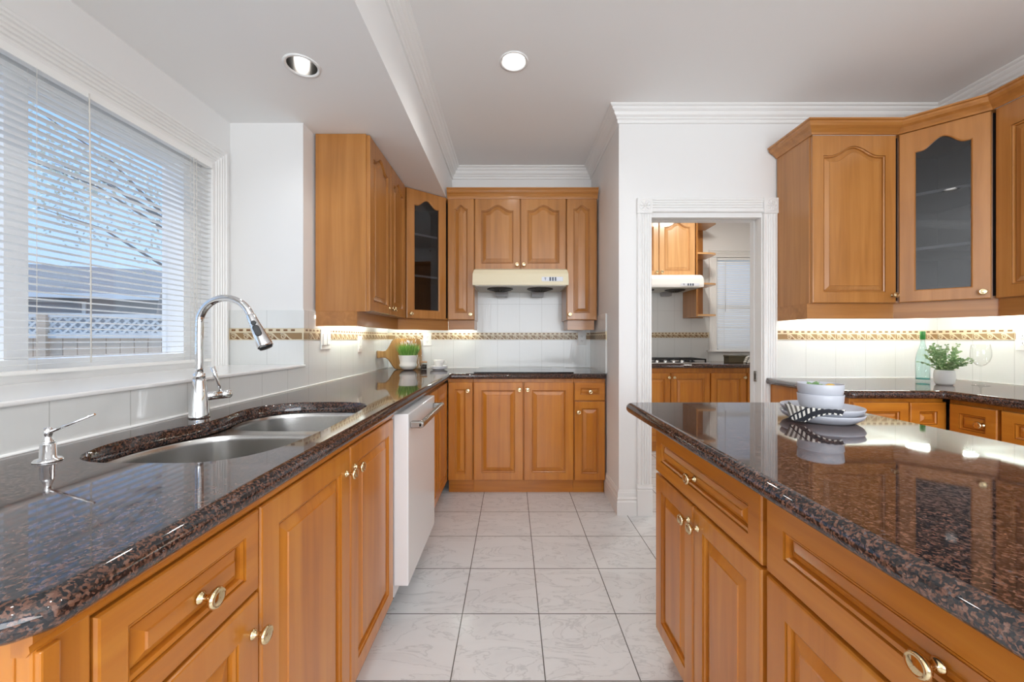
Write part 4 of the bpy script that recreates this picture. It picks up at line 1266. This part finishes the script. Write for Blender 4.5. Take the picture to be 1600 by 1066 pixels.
g.build('foliage', ['leaf', 'leaf2', 'flower'], gp, recalc=False)

# paddle board leaning across the corner
A, B_ = Vector((-1.066, 3.105)), Vector((-0.775, 3.385))
ang = math.atan2(B_.y - A.y, B_.x - A.x)
ln = (B_ - A).length
outl = [(0.0, 0.107), (0.004, 0.10), (0.05, 0.104), (0.075, 0.100), (0.095, 0.085), (0.115, 0.055), (0.135, 0.022), (0.150, 0.006), (0.170, 0.0), (0.37, 0.0), (0.395, 0.008), (0.404, 0.03)]
outl = outl + [(x, 0.26 - z) for x, z in outl[::-1][:-1]] + [(0.0, 0.153)]
ol = [(p[0], p[1]) for p in outl]
o = MB()
front = offset_poly(ccw(ol), [0.003])
oo = ccw(ol)
o.loft([[(x, 0.0, z) for x, z in front], [(x, 0.002, z) for x, z in oo], [(x, 0.014, z) for x, z in oo], [(x, 0.016, z) for x, z in front]])
pb = o.build('cutting_board', 'board', None, (A.x, A.y, TOP + 0.001))
pb.rotation_euler = (R(-7), 0, ang)
tag(pb, 'wooden paddle cutting board leaning across the corner behind the potted grass', 'cutting board')

jr = thing('storage_jar', 'small glass jar of dark beans with a flat wooden lid', 'jar', (-0.735, 3.245, TOP))
MB().lathe([(0.001, 0.001), (0.026, 0.001), (0.027, 0.004), (0.027, 0.056), (0.024, 0.058), (0.023, 0.056), (0.025, 0.006), (0.001, 0.004)], seg=28).build('glass_body', 'glassware', jr)
MB().lathe([(0.001, 0.005), (0.0245, 0.005), (0.0245, 0.040), (0.001, 0.042)], seg=24).build('beans', 'coffee', jr)
MB().lathe([(0.001, 0.057), (0.029, 0.057), (0.029, 0.066), (0.001, 0.067)], seg=28).build('lid', 'pale_wood', jr)
jg = thing('glass_jug', 'clear glass jug with a handle between the potted grass and the jar', 'jug', (-0.748, 3.13, TOP))
MB().lathe([(0.001, 0.001), (0.024, 0.001), (0.027, 0.01), (0.028, 0.04), (0.022, 0.075), (0.020, 0.10), (0.024, 0.125), (0.022, 0.125), (0.018, 0.10), (0.020, 0.075), (0.025, 0.04), (0.024, 0.01), (0.001, 0.004)], seg=28).build('glass_body', 'glassware', jg)
MB().tube(smooth_open([(0.018, -0.008, 0.112), (0.036, -0.018, 0.11), (0.044, -0.022, 0.08), (0.040, -0.02, 0.05), (0.026, -0.010, 0.04)], 4), 0.0035, 8).build('handle', 'glassware', jg)

CX, CY = -0.60, 3.20
for k_, lb in enumerate(('lower white saucer of the small stack on the far counter', 'upper white saucer, holding the teacup on the far counter')):
    p_ = MB().lathe([(0.001, 0.0), (0.044, 0.0), (0.046, 0.003), (0.070, 0.014), (0.074, 0.019), (0.072, 0.020), (0.066, 0.0165), (0.045, 0.008), (0.001, 0.007)], (0, 0, 0), 40)
    tag(p_.build('saucer', 'ceramic', None, (CX, CY, TOP + 0.0005 + k_ * 0.0125)), lb, 'saucer', 'white saucers on the far counter')
tc_ = thing('teacup', 'small white ribbed teacup on the stacked saucers', 'cup', (CX, CY, TOP + 0.0218))
MB().lathe([(0.001, 0.0), (0.026, 0.0), (0.027, 0.003), (0.038, 0.028), (0.045, 0.060), (0.0435, 0.060), (0.036, 0.028), (0.024, 0.005), (0.001, 0.004)], seg=36).build('bowl', 'pot', tc_)
MB().tube(smooth_open([(0.042, 0, 0.050), (0.056, 0, 0.050), (0.062, 0, 0.038), (0.054, 0, 0.024), (0.036, 0, 0.020)], 4), 0.0035, 8).build('handle', 'pot', tc_)

# dishes on the island
DX, DY = 0.967, 1.215
KD = 0.79
dk = lambda pr_: [(r_ * KD, z_) for r_, z_ in pr_]
for k_, lb in enumerate(('lower of the two grey plates on the island', 'upper of the two grey plates, lying under the striped napkin')):
    p_ = MB().lathe(dk([(0.001, 0.0), (0.100, 0.0), (0.104, 0.002), (0.128, 0.014), (0.1345, 0.024), (0.1335, 0.027), (0.131, 0.026), (0.124, 0.016), (0.102, 0.006), (0.001, 0.005)]), (0, 0, 0), 64)
    tag(p_.build('dinner_plate', 'dish', None, (DX, DY, TOP + 0.0005 + k_ * 0.0185)), lb, 'plate', 'grey plates on the island')
zb = TOP + 0.0005 + 0.0185 + 0.0055
# napkin: flat under the bowls, then over the rim and down to the granite
NB = MB()
nu, nv = 44, 46
phi = R(226)
rd, tg = Vector((math.cos(phi), math.sin(phi), 0)), Vector((-math.sin(phi), math.cos(phi), 0))
verts = []
for iv in range(nv + 1):
    v_ = iv / nv
    for iu in range(nu + 1):
        u_ = iu / nu - 0.5
        s_ = -0.055 + 0.235 * v_ * (1 - 0.30 * max(0, u_ + 0.2))
        p_ = rd * 0 + tg * (u_ * 0.205 * (1 - 0.12 * v_)) + tg * (-0.012)
        # walk s_ outward, following the profile of the plates
        rr = math.sqrt(max(0, s_ * abs(s_) if s_ > 0 else 0) + p_.length ** 2) if s_ > 0 else p_.length
        base = rd * s_ + p_
        r_ = base.length
        zt = 0.0
        if r_ > 0.100:
            zt = 0.0225 * min(1, (r_ - 0.100) / 0.032) ** 1.3
        if r_ > 0.136:
            ex = r_ - 0.136
            base = base * (0.136 + ex * 0.18) / r_
            zt = 0.0225 - ex * 1.0
        zt = max(zt, -0.021)
        fold = 0.0016 * math.sin(u_ * 26 + v_ * 5) * min(1, max(0, v_ * 2 - .4)) + 0.003 * max(0, v_ - .7) * math.sin(u_ * 40)
        verts.append((base.x * KD, base.y * KD, zt + 0.0022 + abs(fold)))
faces, fm_ = [], []
for iv in range(nv):
    for iu in range(nu):
        i = iv * (nu + 1) + iu
        dark = (iu // 2) % 2 == 0
        if iv > nv * 0.82:
            mi = 1 if (dark or (iv // 3) % 2 == 0) else 0
        else:
            mi = 2 if dark else 0
        NB.add([verts[i], verts[i + 1], verts[i + nu + 2], verts[i + nu + 1]], [(0, 1, 2, 3)], mi, True)
nk = NB.build('napkin', ['cloth_w', 'cloth_b', 'cloth_g'], None, (DX, DY, zb), recalc=False)
bmn = bmesh.new(); bmn.from_mesh(nk.data); bmesh.ops.remove_doubles(bmn, verts=bmn.verts[:], dist=1e-5); bmn.to_mesh(nk.data); bmn.free()
tag(nk, 'black and white striped napkin hanging over the edge of the island plates', 'napkin')
bx, by = DX - 0.012, DY - 0.012
for k_, lb in enumerate(('lower grey bowl standing on the striped napkin', 'upper grey bowl, nested, holding the succulent')):
    p_ = MB().lathe(dk([(0.001, 0.0), (0.046, 0.0), (0.052, 0.003), (0.066, 0.016), (0.072, 0.032), (0.0745, 0.054), (0.0735, 0.0555), (0.072, 0.054), (0.069, 0.032), (0.062, 0.018), (0.048, 0.007), (0.001, 0.006)]), (0, 0, 0), 56)
    tag(p_.build('bowl', 'dish', None, (bx, by, zb + 0.0050 + k_ * 0.0315)), lb, 'bowl', 'grey bowls on the island')
su = MB()
zt = zb + 0.0050 + 0.0315 + 0.008
for ring, (n, ln_, el, wd_) in enumerate(((7, 0.042, 40, 0.012), (6, 0.042, 60, 0.011), (4, 0.032, 76, 0.009))):
    for i in range(n):
        a = 2 * PI * i / n + ring * 0.4
        e_ = R(el + random.uniform(-8, 8))
        d_ = Vector((math.cos(a) * math.cos(e_), math.sin(a) * math.cos(e_), math.sin(e_)))
        s_ = Vector((-math.sin(a), math.cos(a), 0)); nn = d_.cross(s_)
        b0 = Vector((0, 0, 0.024))
        loops = []
        for t_, ww in ((0, .35), (.25, .8), (.55, 1), (.8, .7), (.95, .25), (1, .03)):
            c_ = b0 + d_ * ln_ * t_ + Vector((0, 0, -0.010 * t_ * t_))
            loops.append([tuple(c_ + s_ * wd_ * ww * math.cos(q) + nn * wd_ * .22 * ww * math.sin(q)) for q in [2 * PI * k2 / 8 for k2 in range(8)]])
        su.loft(loops, 0, True, True, True)
su.lathe([(0.001, 0), (0.008, 0), (0.007, 0.026), (0.001, 0.028)], seg=10)
so = su.build('succulent', 'succ', None, (bx - 0.017, by + 0.006, zt))
tag(so, 'little green succulent rosette standing in the top bowl', 'succulent')
lm = MB().lathe([(0.001, -0.020), (0.006, -0.018), (0.013, -0.011), (0.016, 0), (0.013, 0.011), (0.006, 0.018), (0.001, 0.021)], seg=20, mtx=Matrix.Translation((0, 0, 0.021)) @ Matrix.Rotation(R(80), 4, 'Y'))
tag(lm.build('lemon', 'lemon', None, (bx + 0.027, by - 0.004, zt + 0.010)), 'small yellow fruit beside the succulent in the top bowl', 'fruit')

# right counter: bottle, eucalyptus, wine glass
bt = thing('glass_bottle', 'clear aqua glass bottle with a green cap on the right counter', 'bottle', (2.460, 2.325, TOP))
MB().lathe([(r_ * .68, z_) for r_, z_ in [(0.001, 0.001), (0.044, 0.001), (0.047, 0.005), (0.047, 0.105), (0.046, 0.135), (0.040, 0.165), (0.026, 0.200), (0.016, 0.225), (0.0135, 0.245), (0.0135, 0.268), (0.011, 0.268), (0.011, 0.245), (0.023, 0.200), (0.037, 0.165), (0.0435, 0.135), (0.0445, 0.012), (0.001, 0.010)]], seg=36).build('glass_body', 'bottle', bt)
MB().lathe([(0.001, 0.0105), (0.029, 0.012), (0.029, 0.020), (0.001, 0.021)], seg=36).build('thick_base', 'aqua', bt)
MB().lathe([(0.001, 0.300), (0.0115, 0.300), (0.0125, 0.297), (0.0125, 0.252), (0.0098, 0.250), (0.0098, 0.262), (0.001, 0.269)], seg=24).build('cap', 'greencap', bt)
ep = thing('potted_eucalyptus', 'leafy eucalyptus sprigs in a ribbed grey pot next to the bottle', 'plant', (2.395, 2.150, TOP))
pr = [(0.001, 0.0), (0.046, 0.0), (0.050, 0.004)]
for i in range(11):
    z = 0.008 + i * 0.0065
    rr = 0.053 + 0.010 * math.sin(PI * (z) / 0.09)
    pr += [(rr, z), (rr + 0.0012, z + 0.003)]
pr += [(0.058, 0.082), (0.054, 0.083), (0.050, 0.070), (0.001, 0.068)]
pr = [(r_ * .68, z_) for r_, z_ in pr]
MB().lathe(pr, seg=40).build('pot', 'cement', ep)
e_ = MB()
for i in range(40):
    a = 2 * PI * i / 13.3 + random.uniform(-.2, .2)
    el = random.uniform(0.42, 1.4)
    L0 = random.uniform(0.085, 0.118) if el < 1.0 else random.uniform(0.125, 0.16)
    d_ = Vector((math.cos(a) * math.cos(el), math.sin(a) * math.cos(el), math.sin(el)))
    base = Vector((0.012 * math.cos(a), 0.012 * math.sin(a), 0.068))
    p1 = base + d_ * L0 * .55 + Vector((0, 0, 0.012)); p2 = base + d_ * L0 + Vector((0, 0, 0.004))
    path = smooth_open([base, p1, p2], 6)
    e_.tube(path, 0.0013, 5, 0)
    for q in range(2, len(path)):
        for s in (-1, 1):
            t_ = path[q]
            dd = (path[q] - path[q - 1]).normalized()
            sdv = dd.cross(Vector((random.uniform(-.5, .5), random.uniform(-.5, .5), 1))).normalized() * s
            lr = random.uniform(0.0048, 0.0078)
            ce = t_ + sdv * lr * 1.05
            n_ = dd.cross(sdv).normalized() + Vector((0, 0, .4)); n_.normalize()
            ax = (dd * .5 + sdv).normalized(); bx_ = n_.cross(ax).normalized()
            ring = [tuple(ce + ax * lr * math.cos(k2 * PI / 4) + bx_ * lr * .72 * math.sin(k2 * PI / 4) + n_ * 0.0015 * (1 if k2 % 4 == 0 else 0)) for k2 in range(8)]
            e_.add(ring, [tuple(range(8))], 1 if random.random() < .45 else 0)
e_.build('foliage', ['euc', 'euc2'], ep, recalc=False)
wg = thing('wine_glass', 'tall clear stemmed wine glass beside the potted eucalyptus', 'glass', (2.562, 2.122, TOP))
MB().lathe([(0.001, 0.001), (0.035, 0.001), (0.035, 0.002), (0.008, 0.006), (0.0038, 0.016), (0.0034, 0.095), (0.006, 0.105), (0.001, 0.108)], seg=32).build('stem', 'glassware', wg)
MB().lathe([(r_ * .77, z_) for r_, z_ in [(0.004, 0.104), (0.022, 0.110), (0.042, 0.130), (0.052, 0.160), (0.051, 0.190), (0.045, 0.224), (0.0435, 0.224), (0.0495, 0.190), (0.0505, 0.160), (0.041, 0.132), (0.021, 0.112), (0.004, 0.108)]], seg=36, cap=False).build('bowl', 'glassware', wg)

# ================================================================= COOKING ROOM BEYOND THE DOORWAY
YW = 3.93
cabinet('base_cabinet', 'two door maple base cabinet under the gas hob beyond the doorway', 'cabinet', (1.21, YW, 0), 0, 0.80, 0.565, 0.105, BZ,
    [dict(x0=0.006, x1=0.397, z0=ZD0, z1=0.806, knobs=[(0.376, 0.762)]), dict(x0=0.403, x1=0.795, z0=ZD0, z1=0.806, knobs=[(0.428, 0.762)])])
cabinet('base_cabinet', 'single door maple base cabinet below the small blind', 'cabinet', (2.012, YW, 0), 0, 0.37, 0.565, 0.105, BZ,
    [dict(x0=0.006, x1=0.362, z0=ZD0, z1=0.806, knobs=[(0.338, 0.762)])])
cabinet('base_cabinet', 'single door maple base cabinet half hidden by the doorway casing', 'cabinet', (2.386, YW, 0), 0, 0.55, 0.565, 0.105, BZ,
    [dict(x0=0.006, x1=0.545, z0=ZD0, z1=0.806, knobs=[(0.51, 0.762)])])
pts = [(0.835, 3.895), (3.295, 3.895), (3.295, 4.503), (0.835, 4.503)]
worktop('granite_worktop', 'dark granite counter carrying the gas hob beyond the doorway', pts, [True, False, False, False])
gh = thing('gas_hob', 'steel gas hob with black pan supports and five knobs', 'hob', (1.63, 4.15, TOP))
MB().box(-0.40, 0.38, -0.22, 0.22, 0.0005, 0.014, 0, 0.004).build('tray', 'steel', gh)
g = MB()
for x0_ in (-0.38, -0.12, 0.14):
    x1_ = x0_ + 0.24
    for a, b in (((x0_, -0.12), (x1_, -0.12)), ((x0_, 0.2), (x1_, 0.2)), ((x0_, -0.12), (x0_, 0.2)), ((x1_, -0.12), (x1_, 0.2)), ((x0_, 0.04), (x1_, 0.04)), (((x0_ + x1_) / 2, -0.12), ((x0_ + x1_) / 2, 0.2))):
        g.box(min(a[0], b[0]) - 0.006, max(a[0], b[0]) + 0.006, min(a[1], b[1]) - 0.006, max(a[1], b[1]) + 0.006, 0.034, 0.048)
    for x in (x0_, x1_):
        for y in (-0.12, 0.2):
            g.box(x - 0.006, x + 0.006, y - 0.006, y + 0.006, 0.013, 0.036)
g.build('pan_support', 'iron', gh)
for x, y in ((-0.26, 0.12), (-0.26, -0.04), (0.0, 0.04), (0.26, 0.12), (0.26, -0.04)):
    MB().lathe([(0.001, 0.013), (0.045, 0.013), (0.045, 0.022), (0.03, 0.026), (0.03, 0.031), (0.001, 0.032)], (x, y, 0), 20).build('burner', 'iron', gh)
for i in range(5):
    MB().lathe([(0.001, 0), (0.019, 0), (0.019, 0.006), (0.015, 0.024), (0.001, 0.026)], seg=18, mtx=rot_to((0, -0.5, 1), (-0.20 + i * 0.085 - 0.03, -0.175, 0.012))).build('knob', 'chrome', gh)
wh_ = cabinet('wall_cabinet', 'pale arched maple double door cabinet over the white hood', 'cabinet', (1.21, 4.17, 0), 0, 0.764, 0.325, 1.823, 2.56,
    [dict(x0=0.004, x1=0.369, z0=1.827, z1=2.46, arch=0.05, knobs=[(0.345, 1.87)]), dict(x0=0.374, x1=0.760, z0=1.827, z1=2.46, arch=0.05, knobs=[(0.398, 1.87)])], kick=False, w='pale_wood')
rh2 = hood('range_hood', 'white range hood above the gas hob beyond the doorway', (1.60, 4.00, 1.688), 0.76, 0.49, 0.132, 'hood_white')
hood_panel(rh2, 0.14, 0.335, 0.010, 0.038, 0.002)
sh = thing('corner_shelf', 'open maple shelf unit with rounded shelves between hood and small blind', 'shelf', (1.981, 4.17, 1.39))
MB().box(0, 0.016, 0.0, 0.326, 0, 1.12).build('side_panel', 'upper', sh)
MB().box(0.016, 0.225, 0.312, 0.328, 0, 1.12).build('back_panel', 'upper', sh)
for z in (0.010, 0.348, 0.676, 1.012):
    s_ = MB()
    a = [(0.016, 0.312), (0.016, 0.002)] + [(0.016 + 0.23 * math.sin(q), 0.312 - 0.24 - 0.07 * math.cos(q) + 0.0) for q in [R(10 + 8 * k2) for k2 in range(11)]] + [(0.250, 0.312)]
    s_.prism(ccw(a), 'z', z, z + 0.018); s_.build('shelf', 'pale_wood_h', sh)
bxo = thing('storage_box', 'small olive box on the dark counter below the blind', 'box', (2.40, 4.22, TOP))
b_ = MB(); b_.box(-0.07, 0.13, -0.05, 0.05, 0.0005, 0.065, 0, 0.003); b_.build('box_body', 'box_brown', bxo)
MB().box(-0.074, 0.134, -0.054, 0.054, 0.060, 0.078, 0, 0.003).build('lid', 'box_brown', bxo)
tw = MB()
for k_ in range(4):
    z0_ = 0.0005 + k_ * 0.018
    sec = [(-0.07 + 0.006 * k_, z0_), (0.09, z0_), (0.096, z0_ + 0.008), (0.09, z0_ + 0.017), (-0.06 + 0.012 * k_, z0_ + 0.017), (-0.074 + 0.010 * k_, z0_ + 0.008)]
    n_ = 10
    for q in range(n_):
        y0_ = -0.11 + 0.022 * q
        tw.prism(sec, 'y', y0_, y0_ + 0.022, 1 if q % 3 == 1 else 0)
tag(tw.build('folded_towel', ['cloth_w', 'cloth_g'], None, (2.545, 4.04, TOP)), 'folded white towel with dark stripes on the dark counter', 'towel')

# ================================================================= OUTSIDE THE SINK WINDOW
MB().box(-30, -1.75, -12, 30, -0.75, -0.6).build('ground', 'lawn', kind='structure')
fn = thing('garden_fence', 'cedar board fence with a white lattice top outside the window', 'fence', (-6.0, 5.0, -0.6), R(10))
for i in range(36):
    x = -3.0 + i * 0.16
    MB().box(x, x + 0.152, -0.01, 0.012, 0.0, 1.80).build('board', 'fence', fn) if i < 30 else None
la = MB()
for i in range(56):
    for s in (-1, 1):
        x = -3.1 + i * 0.11
        la.T = Matrix.Translation((x, -0.012 - 0.004 * s, 1.93)) @ Matrix.Rotation(s * PI / 4, 4, 'Y')
        la.box(-0.013, 0.013, -0.004, 0.004, -0.17, 0.17)
la.T = Matrix.Identity(4)
la.build('lattice', 'lattice', fn)
fr = MB(); fr.box(-3.1, 3.0, -0.03, 0.03, 1.76, 1.83); fr.box(-3.1, 3.0, -0.03, 0.03, 2.03, 2.08)
fr.build('rail', 'lattice', fn)
for x in (-1.9, -0.05, 1.8):
    MB().box(x, x + 0.10, -0.06, 0.0, 0, 2.08).build('post', 'fence', fn)
hs = thing('neighbour_house', 'grey house with a shingle roof beyond the fence outside', 'house', (-10.5, 10.8, -0.6), R(20))
MB().box(-5, 6, 0, 5, 0, 2.9).build('wall', 'siding', hs)
MB().prism([(-0.5, 2.93), (3.2, 4.15), (6.0, 2.93), (6.0, 2.83), (-0.5, 2.83)], 'x', -5.4, 6.4).build('roof', 'roof', hs)
MB().box(-5.4, 6.4, -0.62, -0.50, 2.80, 2.93).build('gutter', 'gutter', hs)
hw = MB(); hw.box(-2.5, -1.0, -0.05, 0.02, 2.40, 2.76); hw.build('window_frame', 'gutter', hs)
MB().box(-2.42, -1.08, -0.07, -0.04, 2.45, 2.71).build('window_pane', 'cup', hs)
tr = thing('garden_tree', 'loose leafy tree hanging over the fence outside the window', 'tree', (-7.2, 7.8, -0.6))
t_ = MB()
t_.tube([(0, 0, 0), (0.1, 0, 1.6), (0.3, 0.1, 3.2), (0.9, -0.2, 4.6)], [0.16, 0.13, 0.10, 0.05], 10)
tips = []
for i in range(14):
    a = random.uniform(0, 2 * PI); h0 = random.uniform(2.6, 4.2)
    p0_ = Vector((0.25, 0.05, h0)); p1_ = p0_ + Vector((math.cos(a) * 1.0, math.sin(a) * 1.0, 0.7)); p2_ = p1_ + Vector((math.cos(a) * 0.9, math.sin(a) * 0.9, 0.3))
    t_.tube([p0_, p1_, p2_], [0.03, 0.018, 0.007], 6); tips += [p1_, (p1_ + p2_) / 2, p2_]
t_.build('trunk', 'bark', tr)
l_ = MB()
for tp in tips:
    for i in range(75):
        c_ = tp + Vector((random.gauss(0, .38), random.gauss(0, .38), random.gauss(0, .28)))
        a_ = Vector((random.uniform(-1, 1), random.uniform(-1, 1), random.uniform(-1, 1))).normalized(); b_ = a_.orthogonal().normalized()
        l_.add([c_ - a_ * .04, c_ + b_ * .022, c_ + a_ * .04, c_ - b_ * .022], [(0, 1, 2, 3)])
l_.build('foliage', 'treeleaf', tr, recalc=False)
